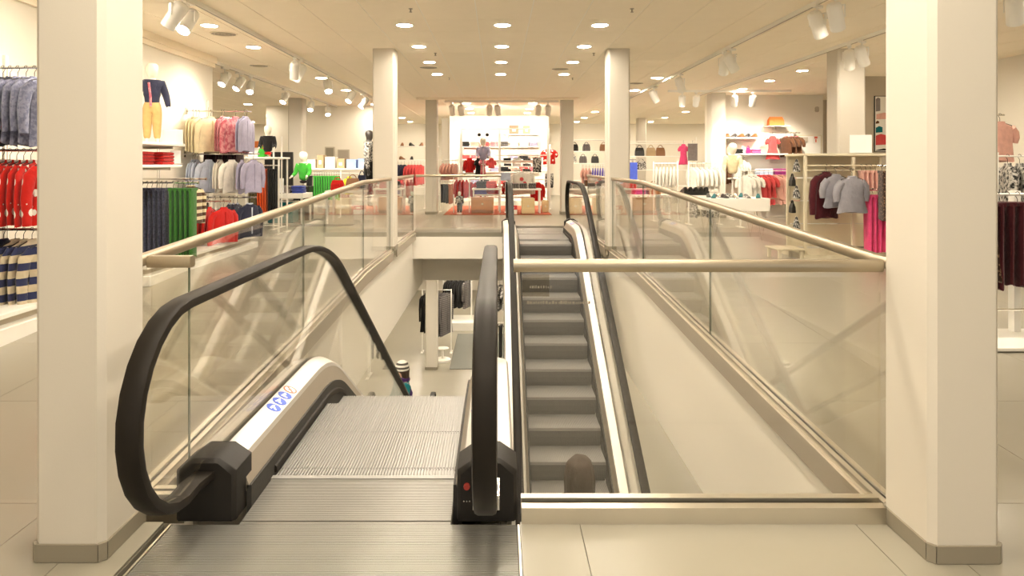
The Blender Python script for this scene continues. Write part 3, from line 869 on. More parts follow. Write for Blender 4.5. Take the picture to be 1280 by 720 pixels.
def hang(kind, mt, loc, yaw, label, group=None, seed=0, size=1.0, hook=True, trim=None, cat=None, thin=1.0, zs=1.0, ra=0.0):
    nm, ct = NAMES[kind]
    t = thing(nm, label, cat or ct, (loc[0], loc[1], loc[2] - .0205), math.radians(yaw), group)
    for pn, me in garment(kind, mt, seed, size, hook, trim):
        o = link(pn, me, t); o.scale = (1, thin, zs)
    if hook:                       # the hook swivels so that the bar passes through it
        link('hook', HOOK, t, rz=math.radians(ra + 90 - yaw))
    return t
def row(kind, mt, A, B, n, yaw, label, group, size=1.0, trim=None, jit=1.0, cat=None, front=None):
    """garments along a bar, pressed together so that neighbours touch but do not pass through each other"""
    A, B = Vector(A), Vector(B); d = B - A
    ra = math.degrees(math.atan2(d.y, d.x))
    sp = d.length / n * abs(math.sin(math.radians(yaw - ra)))
    thin = min(1.0, sp * .96 / THICK.get(kind, .135))
    for i in range(n):
        f = (i + .5) / n
        hang(kind, mt, A + d * f, yaw + R.uniform(-jit, jit) * min(1, thin), label, group if n > 1 or front is not None else None, i % 3, size, True, trim, cat, thin, R.uniform(.96, 1.03), ra)
    if front is not None:          # the outermost one is turned to face the aisle
        hang(kind, mt, B + d.normalized() * (.14 if kind == 'jacket' else .13), front, label, group, 1, size, True, trim, cat, .6, 1.0, ra)
def rail(A, B, label, wall_end=None, r=.010, mt=None):
    """a hanging bar; wall_end gives the x of the wall plate it springs from"""
    A, B = Vector(A), Vector(B)
    t = thing('clothes_rail', label, 'clothes rail', A)
    d = B - A
    MB().tube([(0, 0, -.018), d + Vector((0, 0, -.018))], r, 8).build('bar', mt or M_chrome, t)
    e = d + d.normalized() * .0
    MB().lathe([(r * 1.6, -.008), (r * 1.6, .008)], 10, (e.x, e.y, e.z - .018), 'x' if abs(d.x) > abs(d.y) else 'y').build('end_cap', mt or M_chrome, t)
    if wall_end is not None:
        MB().box(-.012, .004, -.025, .025, -.06, .03).build('wall_plate', mt or M_chrome, t)
    return t
def posts(label, pts, bars, name='clothes_rack', r=.012, mt=None, cat='clothes rack', feet=True, shelves=(), smat=None):
    """free-standing rack: upright posts (x,y,z0,z1), bars (A,B), shelves (x0,x1,y0,y1,z0,z1)"""
    o = Vector((pts[0][0], pts[0][1], pts[0][2])); t = thing(name, label, cat, o); inv = Matrix.Translation(-o); mt = mt or M_white
    for x, y, z0, z1 in pts:
        MB().box(x - r, x + r, y - r, y + r, z0, z1).xf(inv).build('post', mt, t)
        if feet: MB().box(x - .03, x + .03, y - .16, y + .16, z0, z0 + .014).xf(inv).build('foot', mt, t)
    for A, B in bars: MB().tube([A, B], min(r * .8, .0096), 8).xf(inv).build('bar', mt, t)
    for s in shelves: MB().bbox(*s, b=.004).xf(inv).build('shelf', smat or mt, t)
    return t
def table(x0, x1, y0, y1, zt, label, h=.05, legs='post', mt=None, zf=Z1, name='display_table'):
    t = thing(name, label, 'table', (x0, y0, zf)); inv = Matrix.Translation((-x0, -y0, -zf)); mt = mt or M_white
    MB().bbox(x0, x1, y0, y1, zt - h, zt, b=.006).xf(inv).build('table_top', mt, t)
    for x in (x0 + .04, x1 - .04):
        for y in (y0 + .04, y1 - .04):
            if legs == 'post': MB().box(x - .018, x + .018, y - .018, y + .018, zf, zt - h).xf(inv).build('leg', mt, t)
            else: MB().tube([(x - .09, y, zt - h), (x, y, zf + .006), (x + .09, y, zt - h)], .006, 6).xf(inv).build('hairpin_leg', M_chrome, t)
    return t
FOLD = {}
def folded_mesh(w, d, h):
    k = (w, d, h)
    if k not in FOLD:
        rings = []
        for z, e in ((0, .012), (h * .25, 0), (h * .75, 0), (h, .014)):
            rings.append([(sx * (w / 2 - e) * (1 if abs(q) < .5 else .94), sy * (d / 2 - e) * (.94 if abs(q) < .5 else 1), z) for sx, sy, q in ((1, -1, 0), (1, 1, 0), (1, 1, 1), (-1, 1, 1), (-1, 1, 0), (-1, -1, 0), (-1, -1, 1), (1, -1, 1))])
        FOLD[k] = MB().loft(rings)
    return FOLD[k]
FM = {}
def stack(x, y, z, n, mt, label, group, w=.26, d=.30, h=.036, yaw=0, kind='folded_shirt', cat='folded clothes'):
    k = (mt.name, w, d, h)
    if k not in FM: FM[k] = folded_mesh(w, d, h).mesh(kind, mt, True)
    for i in range(n):
        o = link(kind, FM[k], None, (x + R.uniform(-.006, .006), y + R.uniform(-.006, .006), z + i * (h + .001)), math.radians(yaw + R.uniform(-2, 2)))
        tag(o, label, cat, group if n > 1 else None)
def bag(loc, w, h, d, mt, label, yaw=0, handle=True, strap=None, name='handbag', cat='bag', group=None):
    t = thing(name, label, cat, loc, math.radians(yaw), group)
    MB().loft([[(sx * w / 2 * a, sy * d / 2 * b, z) for sx, sy in ((-1, -1), (1, -1), (1, 1), (-1, 1))] for z, a, b in ((0, .92, .9), (h * .08, 1, 1), (h * .6, .97, .85), (h, .80, .3))]).build('bag_body', mt, t)
    if handle:
        MB().tube([(w * .25 * math.cos(a), 0, h * .97 + h * .32 * math.sin(a)) for a in [math.pi * i / 8 for i in range(9)]], .009, 6).build('bag_handle', strap or mt, t, True)
    MB().box(-w * .2, w * .2, -d / 2 - .006, -d / 2 + .02, h * .5, h * .62).build('bag_flap', strap or mt, t)
    return t
def carton(x0, x1, y0, y1, z0, z1, mt, label, group=None, lid=True, name='storage_box', cat='box'):
    t = thing(name, label, cat, (x0, y0, z0), 0, group)
    MB().box(.003, x1 - x0 - .003, .003, y1 - y0 - .003, 0, z1 - z0 - .03).build('box_body', mt, t)
    MB().bbox(0, x1 - x0, 0, y1 - y0, z1 - z0 - .032, z1 - z0, b=.004).build('box_lid', mt, t)
    MB().box((x1 - x0) * .3, (x1 - x0) * .7, -.004, .003, (z1 - z0) * .3, (z1 - z0) * .6).build('box_tag', M_swhite, t)
    return t
def card(x, y, z, w, h, label, yaw=0, mt=None, name='price_card', cat='sign', group=None, lines=2):
    t = thing(name, label, cat, (x, y, z), math.radians(yaw), group)
    MB().box(-w / 2, w / 2, -.004, .004, .012, h).build('card_face', mt or M_swhite, t)
    MB().box(-w / 2 - .006, w / 2 + .006, -.03, .03, 0, .012).build('card_foot', M_chrome, t)
    return t
SHOE = {}
def shoe(loc, yaw, mt, label, group, s=1.0):
    k = mt.name
    if k not in SHOE:
        rings = []
        for y, w, h in ((-.11, .025, .055), (-.09, .032, .075), (-.03, .032, .065), (.03, .038, .042), (.08, .040, .032), (.12, .02, .02)):
            rings.append([(-w, y, .004), (w, y, .004), (w, y, h * .6), (w * .5, y, h), (-w * .5, y, h), (-w, y, h * .6)])
        sole = [[(-w, y, 0), (w, y, 0), (w, y, .008), (-w, y, .008)] for y, w in ((-.112, .026), (-.05, .034), (.05, .042), (.10, .038), (.123, .02))]
        SHOE[k] = (MB().loft(rings).mesh('upper', mt, True), MB().loft(sole).mesh('sole', M_dark))
    t = thing('shoe', label, 'shoe', loc, math.radians(yaw), group); t.scale = (s, s, s)
    link('upper', SHOE[k][0], t); link('sole', SHOE[k][1], t)
    return t

# ---- bodies grown with the Skin modifier
def skin_mesh(name, vs, es, rs, mt, sub=2):
    me = bpy.data.meshes.new(name); me.from_pydata([tuple(v) for v in vs], es, [])
    o = bpy.data.objects.new(name, me); COL.objects.link(o)
    sk = o.modifiers.new('skin', 'SKIN'); sk.use_smooth_shade = True
    if not me.skin_vertices: 
        bpy.context.view_layer.objects.active = o
    for v, r in zip(me.skin_vertices[0].data, rs):
        v.radius = r if isinstance(r, tuple) else (r, r)
    me.skin_vertices[0].data[0].use_root = True
    sb = o.modifiers.new('sub', 'SUBSURF'); sb.levels = sub; sb.render_levels = sub
    dg = bpy.context.evaluated_depsgraph_get(); dg.update()
    out = bpy.data.meshes.new_from_object(o.evaluated_get(dg))
    out.name = name; out.materials.clear(); out.materials.append(mt)
    out.polygons.foreach_set('use_smooth', [True] * len(out.polygons))
    bpy.data.objects.remove(o); bpy.data.meshes.remove(me)
    return out
def skeleton(h, child=False, arms=((.0, .0), (.0, .0)), legs=0.0, turn=0.0, lean=0.0):
    """joint dictionary of a standing figure of height h facing local -y; arms: (forward, out) for each side"""
    J = {}
    hd = .21 if child else .135
    zn = 1 - hd - .02
    zs = zn - (.03 if child else .035); zp = .44 if child else .52
    J['pelvis'] = (0, 0, zp, .075, .055); J['waist'] = (0, 0, zp + .09, .068, .05); J['chest'] = (0, 0, (zs + zp) / 2 + .08, .085, .06); J['upper'] = (0, 0, zs - .015, .07, .045)
    J['neck'] = (0, 0, zn, .032, .032); J['jaw'] = (0, -.012, zn + hd * .30, hd * .34, hd * .38); J['skull'] = (0, -.004, zn + hd * .68, hd * .40, hd * .46); J['crown'] = (0, 0, 1 - hd * .16, hd * .24, hd * .28)
    for s, (fw, ou), n in ((-1, arms[0], 'l'), (1, arms[1], 'r')):
        J['sh' + n] = (s * .105, 0, zs - .02, .040, .040)
        J['el' + n] = (s * (.135 + ou * .5), .01 - fw * .35, zs - .18 + fw * .10, .028, .028)
        J['wr' + n] = (s * (.14 + ou), -.01 - fw, zs - .33 + fw * .75, .020, .018)
        J['hip' + n] = (s * .048, 0, zp - .04, .056, .056)
        J['kn' + n] = (s * .052, -.012 + s * legs, zp * .53, .040, .042)
        J['an' + n] = (s * .055, .012 + s * legs, .045, .025, .026)
        J['toe' + n] = (s * .062, -.085 + s * legs, .020, .024, .016)
    return {k: tuple(c * h for c in v) for k, v in J.items()}
EDG = [('pelvis', 'waist'), ('waist', 'chest'), ('chest', 'upper'), ('upper', 'neck'), ('neck', 'jaw'), ('jaw', 'skull'), ('skull', 'crown')]
for n_ in 'lr':
    EDG += [('upper', 'sh' + n_), ('sh' + n_, 'el' + n_), ('el' + n_, 'wr' + n_), ('pelvis', 'hip' + n_), ('hip' + n_, 'kn' + n_), ('kn' + n_, 'an' + n_), ('an' + n_, 'toe' + n_)]
def from_joints(J, names, mt, name, grow=0.0, scale=1.0, fingers=0.0):
    names = [n for n in names if n in J]
    idx = {n: i for i, n in enumerate(names)}
    vs = [J[n][:3] for n in names]; rs = [(J[n][3] * scale + grow, J[n][4] * scale + grow) for n in names]
    es = [(idx[a], idx[b]) for a, b in EDG if a in idx and b in idx]
    if fingers:
        k = fingers
        for n, s in (('l', -1), ('r', 1)):
            if 'wr' + n not in idx: continue
            w_ = Vector(J['wr' + n][:3]); e_ = Vector(J['el' + n][:3]); d = (w_ - e_).normalized()
            side = Vector((0, 1, 0)) - d * d.y; side.normalize(); inw = d.cross(side) * s
            palm = len(vs); vs.append(w_ + d * .06 * k); rs.append((.022 * k, .034 * k)); es.append((idx['wr' + n], palm))
            for q, ln in enumerate((.075, .085, .078, .06)):
                a = len(vs); off = side * (.027 - .018 * q) * k
                vs.append(w_ + d * .10 * k + off); rs.append(.009 * k); es.append((palm, a))
                vs.append(w_ + d * (.10 + ln * .55) * k + off + inw * .012 * k); rs.append(.0085 * k); es.append((a, a + 1))
                vs.append(w_ + d * (.10 + ln * .85) * k + off + inw * .035 * k); rs.append(.007 * k); es.append((a + 1, a + 2))
            a = len(vs); vs.append(w_ + d * .055 * k - side * .045 * k); rs.append(.011 * k); es.append((palm, a))
            vs.append(w_ + d * .09 * k - side * .055 * k + inw * .02 * k); rs.append(.009 * k); es.append((a, a + 1))
    return skin_mesh(name, vs, es, rs, mt)
TORSO = ['chest', 'pelvis', 'waist', 'upper', 'shl', 'ell', 'wrl', 'shr', 'elr', 'wrr']
LEGS = ['pelvis', 'waist', 'hipl', 'knl', 'anl', 'hipr', 'knr', 'anr']
ALL = ['pelvis', 'waist', 'chest', 'upper', 'neck', 'jaw', 'skull', 'crown'] + [a + n for n in 'lr' for a in ('sh', 'el', 'wr', 'hip', 'kn', 'an', 'toe')]
def mannequin(name, label, loc, yaw, h, child, body, top, bottom, arms=((.0, .02), (.0, .02)), cat='mannequin', base=True, short=None, sub=None, coat=0.0):
    t = thing(name, label, cat, loc, math.radians(yaw))
    J = skeleton(h, child, arms)
    link('body', from_joints(J, ALL, body, 'body', fingers=h * .5), t)
    if top: link('top_garment', from_joints(J, TORSO, top, 'top_garment', grow=.012 + coat, scale=1.06), t)
    if bottom:
        K = dict(J)
        if short:
            for n in 'lr':
                K['an' + n] = tuple(J['kn' + n][i] * (1 - short) + J['an' + n][i] * short for i in range(3)) + (J['kn' + n][3] * 1.05,) * 2
        link('trousers', from_joints(K, LEGS, bottom, 'trousers', grow=.010, scale=1.08), t)
    if base:
        MB().lathe([(.14 * h / 1.2, 0), (.14 * h / 1.2, .008), (.13 * h / 1.2, .012)], 20).build('base_plate', M_white, t, True)
    return t, J
def bust(label, loc, yaw, h, body, top, stand=None, name='mannequin_bust', under=None):
    """half figure: head, torso and arms"""
    H_ = h / .52
    t = thing(name, label, 'mannequin', loc, math.radians(yaw))
    J = skeleton(H_, True, ((.15, .0), (.15, .0))); z0 = J['pelvis'][2] - .03 * H_
    J = {k: (v[0], v[1], v[2] - z0, v[3], v[4]) for k, v in J.items() if not k[:2] in ('hi', 'kn', 'an', 'to')}
    link('body', from_joints(J, list(J), body, 'body', fingers=H_ * .45), t)
    link('top_garment', from_joints(J, TORSO, top, 'top_garment', grow=.012, scale=1.06), t)
    if under: link('shorts', skin_mesh('shorts', [(0, 0, .05 * H_), (0, 0, -.02 * H_)], [(0, 1)], [.075 * H_, .085 * H_], under), t)
    MB().lathe([(.06 * H_, -.06 * H_), (.06 * H_, -.045 * H_), (.012, -.04 * H_), (.012, .03 * H_)], 14).build('stand', M_chrome, t, True)
    return t, J

# ------------------------------------------------------------------ cloth colours
Fb = fabric
C_denim = Fb('pale denim', (.20, .21, .30), (.28, .29, .38), 'melange', .03)
C_denim2 = Fb('dark denim', (.055, .06, .10), (.09, .095, .14), 'melange', .02)
C_red = Fb('red jersey', (.55, .025, .02)); C_redspot = Fb('red jersey with white spots', (.58, .03, .02), (.78, .74, .68), 'spots', .085)
C_stripe = Fb('navy and cream stripes', (.62, .55, .42), (.05, .06, .14), 'stripes', .115)
C_navy = Fb('navy cloth', (.035, .04, .08)); C_jacket = Fb('slate blue cloth', (.06, .065, .11)); C_tan = Fb('tan twill', (.58, .42, .20))
C_green = Fb('grass green twill', (.07, .22, .05)); C_brgreen = Fb('bright green cloth', (.09, .45, .07)); C_cream = Fb('cream cotton', (.74, .66, .46)); C_pink = Fb('dusty pink cloth', (.55, .16, .20), (.70, .35, .36), 'melange', .05)
C_plum = Fb('dark plum cloth', (.06, .02, .035)); C_ltblue = Fb('light blue cotton', (.52, .56, .66)); C_white = Fb('white cotton', (.76, .73, .67)); C_grey = Fb('grey jersey', (.32, .29, .28)); C_lav = Fb('lavender cotton', (.42, .40, .52))
C_orange = Fb('orange twill', (.72, .14, .02)); C_black = Fb('black cloth', (.02, .018, .017)); C_olive = Fb('olive twill', (.20, .17, .09)); C_maroon = Fb('maroon knit', (.11, .018, .028)); C_blouse = Fb('blue grey satin', (.34, .33, .36), rough=.55)
C_hotpink = Fb('hot pink jersey', (.78, .12, .28)); C_leo = Fb('brown leopard print', (.07, .035, .02), (.30, .19, .12), 'spots', .03); C_blush = Fb('blush cloth', (.72, .45, .38)); C_purple = Fb('purple cloth', (.16, .12, .48)); C_magenta = Fb('magenta knit', (.32, .04, .20))
C_coral = Fb('coral cloth', (.66, .12, .12)); C_yellow = Fb('yellow cotton', (.75, .68, .04)); C_blue = Fb('royal blue cloth', (.08, .12, .42)); C_print = Fb('blue and white print', (.62, .62, .66), (.18, .20, .36), 'spots', .05); C_bw = Fb('black and white print', (.05, .05, .05), (.62, .60, .56), 'melange', .035)
C_sstripe = Fb('cream knit with brown bands', (.70, .62, .44), (.12, .07, .04), 'stripes', .08); C_teal = Fb('teal cloth', (.01, .20, .22)); C_brown = Fb('brown cloth', (.16, .08, .04)); C_greyscarf = Fb('grey check', (.30, .28, .26), (.10, .09, .09), 'check', .05)
M_skinw = mat('matt white mannequin', (.80, .75, .63), .5); M_skinb = mat('black mannequin', (.035, .03, .026), .35); M_skin = mat('skin', (.58, .36, .25), .55, noise=.05); M_hair = mat('brown hair', (.045, .024, .012), .6, noise=.45, scale=60, stretch=(6, 6, .5), bump=.5, bscale=90)
M_wood = mat('orange oak', (.50, .24, .09), .45, noise=.18, scale=5, stretch=(1, 8, 8)); M_paleply = mat('pale birch', (.68, .52, .28), .45, noise=.12, scale=5, stretch=(1, 8, 8)); M_carpet = mat('red orange carpet', (.50, .12, .06), .95, noise=.15, scale=60, bump=.3, bscale=300)
M_grug = mat('grey green rug', (.17, .17, .15), .95, noise=.15, scale=50, bump=.3, bscale=300); M_leather = mat('brown leather', (.25, .11, .04), .45, noise=.15); M_orange = mat('orange suede', (.75, .20, .04), .7); M_paper = mat('white cardboard', (.80, .77, .70), .6); M_kraft = mat('kraft cardboard', (.45, .33, .19), .8, noise=.1)
M_bluebox = mat('blue and white carton', (.30, .42, .70), .5); M_cream = mat('cream lacquer', (.70, .63, .46), .4)

# ------------------------------------------------------------------ left wall, bay in front of the near column (wall at x=-4.2)
WX = -4.19
def wall_rail(z, y, x1, label): return rail((WX, y, z + .0025), (x1, y, z + .0025), label, WX)
wall_rail(2.16, 5.36, -3.50, 'steel wall arm carrying the pale denim shirts')
row('shirt', C_denim2, (-4.14, 5.36, 2.16), (-3.86, 5.36, 2.16), 5, 98, 'dark denim shirt packed behind the pale denim shirts', 'dark denim shirts on the wall arm')
row('shirt', C_denim, (-3.86, 5.36, 2.16), (-3.66, 5.36, 2.16), 3, 95, 'pale denim shirt on a black hanger near the wall of children\'s clothes', 'pale denim shirts on the wall arm', 1.05, front=70)
wall_rail(1.50, 5.36, -3.48, 'steel wall arm carrying the spotted red tops')
row('jacket', C_redspot, (-4.14, 5.36, 1.50), (-3.64, 5.36, 1.50), 9, 95, 'bright red child\'s top with white spots on the wall arm', 'spotted red tops on the wall arm', 1.02, front=70)
wall_rail(.87, 5.36, -3.50, 'steel wall arm carrying the striped sweaters')
row('shirt', C_navy, (-4.14, 5.36, .87), (-3.9, 5.36, .87), 3, 98, 'plain navy sweater behind the striped sweaters', 'navy sweaters on the wall arm')
row('jacket', C_stripe, (-3.88, 5.36, .87), (-3.68, 5.36, .87), 3, 95, 'navy and cream striped sweater on the wall arm', 'striped sweaters on the wall arm', 1.0, front=70)
def plinth(x0, x1, y0, y1, label):
    t = thing('wall_plinth', label, 'shelf', (x0, y0, fz(y0)))
    z = fz(y1) + .005 - fz(y0)
    MB().bbox(0, x1 - x0, 0, y1 - y0, .0, z + .07, b=.006).build('lower_board', M_white, t)
    MB().box(.06, x1 - x0 - .1, .03, y1 - y0 - .03, z + .07, z + .13).build('riser_block', M_taupe, t)
    MB().bbox(0, x1 - x0 - .02, 0, y1 - y0, z + .13, z + .17, b=.006).build('upper_board', M_white, t)
plinth(-4.19, -3.50, 4.3, 5.75, 'low white stepped wall plinth below the striped sweaters')
for y in (4.35, 5.72, 6.95, 8.3, 9.7):
    t = thing('wall_upright', 'slim white slotted upright fixed to the wall of children\'s clothes', 'shelf upright', (WX - .01, y, fz(y) + .2), 0, 'slotted wall uprights')
    MB().box(0, .025, -.02, .02, 0, 2.1 - fz(y)).build('upright', M_white, t); MB().box(.02, .027, -.006, .006, .1, 2.0 - fz(y)).build('slots', M_inner, t)

# ------------------------------------------------------------------ left wall, bay beyond the near column
def wshelf(x1, y0, y1, z, label, d=.03):
    t = thing('wall_shelf', label, 'shelf', (WX, y0, z))
    MB().bbox(0, x1 - WX, 0, y1 - y0, -d, 0, b=.004).build('board', M_white, t)
    for y in (.06, y1 - y0 - .06): MB().box(0, (x1 - WX) * .8, y - .008, y + .008, -d - .03, -d).build('bracket', M_chrome, t)
wshelf(-3.60, 6.75, 7.75, 1.61, 'white wall shelf on which the child mannequin stands')
wshelf(-3.62, 6.75, 7.72, 1.37, 'white wall shelf holding the red folded tops')
mannequin('child_mannequin', 'white child mannequin in a slate blue jacket and tan trousers on the wall shelf', (-3.83, 7.45, 1.611), 25, .92, True, M_skinw, C_jacket, C_tan, arms=((.06, .05), (.02, .04)), base=False)
hd = bpy.data.objects['child_mannequin']
MB().tube([(-.03, -.085, .66), (-.012, -.10, .50), (-.010, -.095, .40)], .012, 6).build('jacket_trim', C_pink, hd)
for k, (x, y) in enumerate(((-3.70, 7.66), (-4.02, 7.2))):
    t = thing('display_cube', 'plain white display cube beside the child mannequin', 'display cube', (x, y, 1.611), 0, 'white display cubes')
    MB().bbox(-.08, .08, -.08, .08, 0, .16, b=.006).build('cube', M_white, t); MB().box(-.075, .075, -.083, -.08, .02, .14).build('front_panel', M_paper, t)
for k, (x, y) in enumerate(((-3.86, 7.16), (-3.80, 7.48))):
    stack(x, y, 1.372, 4, C_red, 'red folded top stacked on the wall shelf below the child mannequin', 'red folded tops', .26, .28, .034, 90)
stack(-4.03, 6.88, 1.372, 3, C_grey, 'grey folded top on the wall shelf beside the red folded tops', 'grey folded tops', .24, .26, .03, 90)
card(-3.68, 7.685, 1.372, .12, .16, 'white price card beside the red folded tops', 60)
wall_rail(1.19, 7.4, -3.30, 'steel wall arm carrying blue jeans and green trousers')
row('folded', C_denim2, (-4.1, 7.4, 1.19), (-3.62, 7.4, 1.19), 9, 95, 'dark blue jeans hanging beside the green trousers', 'dark blue jeans on the wall arm', .98)
row('folded', C_green, (-3.60, 7.4, 1.19), (-3.33, 7.4, 1.19), 5, 95, 'grass green child\'s trousers hanging beside the blue jeans', 'green trousers on the wall arm', .98)
wall_rail(1.22, 7.88, -3.42, 'steel wall arm carrying the cream knit sweater')
hang('jacket', C_sstripe, (-3.60, 7.88, 1.22), 75, 'cream knit sweater with brown bands on its sleeve', None, 1, .9)
wall_rail(.93, 8.44, -3.36, 'low steel wall arm carrying the red hooded tops')
row('jacket', C_red, (-3.80, 8.44, .93), (-3.58, 8.44, .93), 3, 95, 'red hooded top hanging low below the cream sweater', 'red hooded tops', .9, front=70)
wall_rail(2.11, 9.05, -3.32, 'steel wall arm with cream and pink jackets')
row('jacket', C_cream, (-4.12, 9.05, 2.11), (-4.0, 9.05, 2.11), 3, 95, 'cream child\'s jacket on the high wall arm', 'cream jackets on the high arm', .98, front=70)
row('jacket', C_pink, (-3.73, 9.05, 2.11), (-3.67, 9.05, 2.11), 2, 95, 'dusty pink child\'s jacket next to the cream jackets', 'pink jackets on the high arm', .98, front=70)
row('jacket', C_lav, (-3.43, 9.05, 2.11), (-3.36, 9.05, 2.11), 2, 88, 'pale grey and white child\'s jacket beside the pink jackets', 'pale jackets on the high arm', .95)
wall_rail(1.80, 9.35, -3.5, 'steel wall arm with dark plum trousers')
row('skirt', C_plum, (-4.05, 9.35, 1.80), (-3.56, 9.35, 1.80), 6, 95, 'dark plum skirt hanging under the pink jackets', 'dark plum skirts', 1.0)
wall_rail(1.53, 9.0, -3.20, 'steel wall arm carrying the light shirts')
row('shirt', C_ltblue, (-4.1, 9.0, 1.53), (-4.0, 9.0, 1.53), 3, 95, 'light blue child\'s shirt on the middle wall arm', 'light blue shirts', .82, front=70)
row('shirt', C_white, (-3.75, 9.0, 1.53), (-3.69, 9.0, 1.53), 2, 95, 'white child\'s shirt between light blue and lavender shirts', 'white shirts', .82, front=70)
row('shirt', C_lav, (-3.45, 9.0, 1.53), (-3.40, 9.0, 1.53), 1, 95, 'lavender grey child\'s shirt at the end of the middle wall arm', 'lavender shirts', .82, front=70)
wall_rail(.95, 9.0, -3.24, 'low steel wall arm carrying dark tops and navy jackets')
row('tee', C_black, (-4.05, 9.0, .95), (-3.85, 9.0, .95), 3, 112, 'black child\'s top hanging under the light shirts', 'black tops on the low arm', .95)
row('tee', C_white, (-3.82, 9.0, .95), (-3.68, 9.0, .95), 2, 115, 'white child\'s top hanging under the light shirts', 'white tops on the low arm', 1.0)
row('jacket', C_navy, (-3.62, 9.0, .95), (-3.46, 9.0, .95), 3, 95, 'navy child\'s jacket with light front hanging under the light shirts', 'navy jackets on the low arm', .92, trim=C_ltblue, front=70)
plinth(-4.19, -3.42, 6.6, 9.6, 'low white stepped wall plinth below the jeans and jackets')
card(-3.62, 7.72, fz(9.6) + .176, .2, .27, 'white tilted sign on the wall plinth below the red hooded tops', 40)

# ------------------------------------------------------------------ rack with orange trousers
posts('white clothes rack with orange and black trousers beyond the wall', [(-4.22, 11.3, Z1, 1.47), (-3.68, 11.3, Z1, 1.47), (-4.22, 11.75, Z1, 1.47), (-3.68, 11.75, Z1, 1.47)],
      [((-4.22, 11.35, 1.36), (-3.68, 11.35, 1.36)), ((-4.22, 11.3, .35), (-3.68, 11.3, .35))], shelves=[(-4.26, -3.64, 11.26, 11.79, 1.47, 1.50)])
row('folded', C_olive, (-4.20, 11.35, 1.376), (-4.06, 11.35, 1.376), 3, 95, 'olive trousers hanging next to the orange trousers', 'olive trousers', .95)
row('folded', C_orange, (-4.05, 11.35, 1.376), (-3.88, 11.35, 1.376), 4, 92, 'orange trousers hanging on the white rack', 'orange trousers', .98)
row('folded', C_black, (-3.87, 11.35, 1.376), (-3.70, 11.35, 1.376), 4, 95, 'black trousers hanging next to the orange trousers', 'black trousers on the white rack', 1.0)
bust('white child bust in an open black jacket with red shorts on the trouser rack', (-3.93, 11.5, 1.555), 10, .46, M_skinw, C_black, under=C_red)
card(-4.15, 11.4, 1.501, .16, .11, 'blank white card on the trouser rack beside the child bust', 0)
carton(-4.5, -4.22, 12.2, 12.5, 1.50, 1.80, M_orange, 'orange storage box on the low shelf unit behind the child bust')
posts('white shelf unit behind the trouser rack with the orange box', [(-4.72, 12.15, Z1, 1.9), (-4.05, 12.15, Z1, 1.9), (-4.72, 12.6, Z1, 1.9), (-4.05, 12.6, Z1, 1.9)], [((-4.72, 12.2, 1.36), (-4.05, 12.2, 1.36))], 'shelf_unit', cat='shelf unit', shelves=[(-4.75, -4.02, 12.12, 12.63, 1.47, 1.499), (-4.75, -4.02, 12.12, 12.63, .4, .43)])
row('tee', C_print, (-4.40, 12.2, 1.376), (-4.14, 12.2, 1.376), 4, 95, 'blue and white printed top behind the black trousers', 'printed tops behind the trousers', 1.0)
bag((-4.05, 11.62, 1.502), .16, .14, .10, C_brgreen, 'small green bag behind the blank card on the trouser rack')

# ------------------------------------------------------------------ tables and racks further along the left side
table(-4.75, -3.85, 13.3, 14.0, .80, 'white table with folded shirts and a teal front panel', .10)
for k, (x, m_, lb) in enumerate(((-4.55, C_white, 'white folded shirt piled on the left sales table'), (-4.28, C_grey, 'grey folded shirt piled on the left sales table'), (-4.02, C_blue, 'royal blue folded shirt piled on the left sales table'))):
    stack(x, 13.6, .801, 4, m_, lb, lb.replace(' piled', 's').replace('shirts', 'shirts piled'), .22, .28, .036)
t = thing('storage_bin', 'teal storage bin standing under the left sales table', 'bin', (-4.6, 13.45, Z1)); MB().bbox(0, .5, 0, .4, 0, .42, b=.01).build('bin_body', C_teal, t); MB().bbox(-.01, .51, -.01, .41, .42, .44, b=.004).build('bin_rim', M_white, t)
card(-4.4, 13.36, .801, .3, .3, 'white and red price sign standing on the left sales table', 0, group=None)
bust('child bust in a green hooded top with a white face behind the sales table', (-4.13, 14.3, .992), -10, .62, M_skinw, C_brgreen, under=C_black)
t = thing('display_pedestal', 'black pedestal under the bust in the green hooded top', 'pedestal', (-4.3, 14.13, Z1)); MB().bbox(0, .34, 0, .34, 0, .70, b=.01).build('pedestal_body', M_dark, t); MB().bbox(-.01, .35, -.01, .35, .70, .715, b=.004).build('pedestal_top', M_dark, t)
t = thing('display_screen', 'black display panel standing behind the sales table', 'panel', (-5.1, 14.7, Z1)); MB().bbox(0, .62, 0, .06, .5, 1.45, b=.006).build('panel_face', M_dark, t); MB().box(.27, .35, .0, .06, .012, .5).build('panel_post', M_dark, t); MB().box(.1, .52, -.15, .2, 0, .014).build('panel_foot', M_dark, t)
posts('white gondola rack with green trousers and boxes on top', [(-4.3, 15.0, Z1, 1.26), (-2.86, 15.0, Z1, 1.26), (-4.3, 15.5, Z1, 1.26), (-2.86, 15.5, Z1, 1.26), (-3.5, 15.0, Z1, 1.26)],
      [((-4.3, 15.03, 1.18), (-2.86, 15.03, 1.18))], shelves=[(-4.33, -2.83, 14.97, 15.53, 1.26, 1.29), (-4.33, -2.83, 15.0, 15.53, .42, .45)])
row('folded', C_black, (-4.27, 15.03, 1.198), (-4.14, 15.03, 1.198), 3, 95, 'black trousers at the end of the gondola with green trousers', 'black trousers on the gondola', .7)
row('folded', C_brgreen, (-4.12, 15.03, 1.198), (-3.52, 15.03, 1.198), 11, 92, 'bright green trousers hanging along the white gondola', 'bright green trousers', .70)
hang('tee', C_yellow, (-3.32, 15.03, 1.198), 70, 'yellow T-shirt hung facing out on the gondola', None, 1, .85)
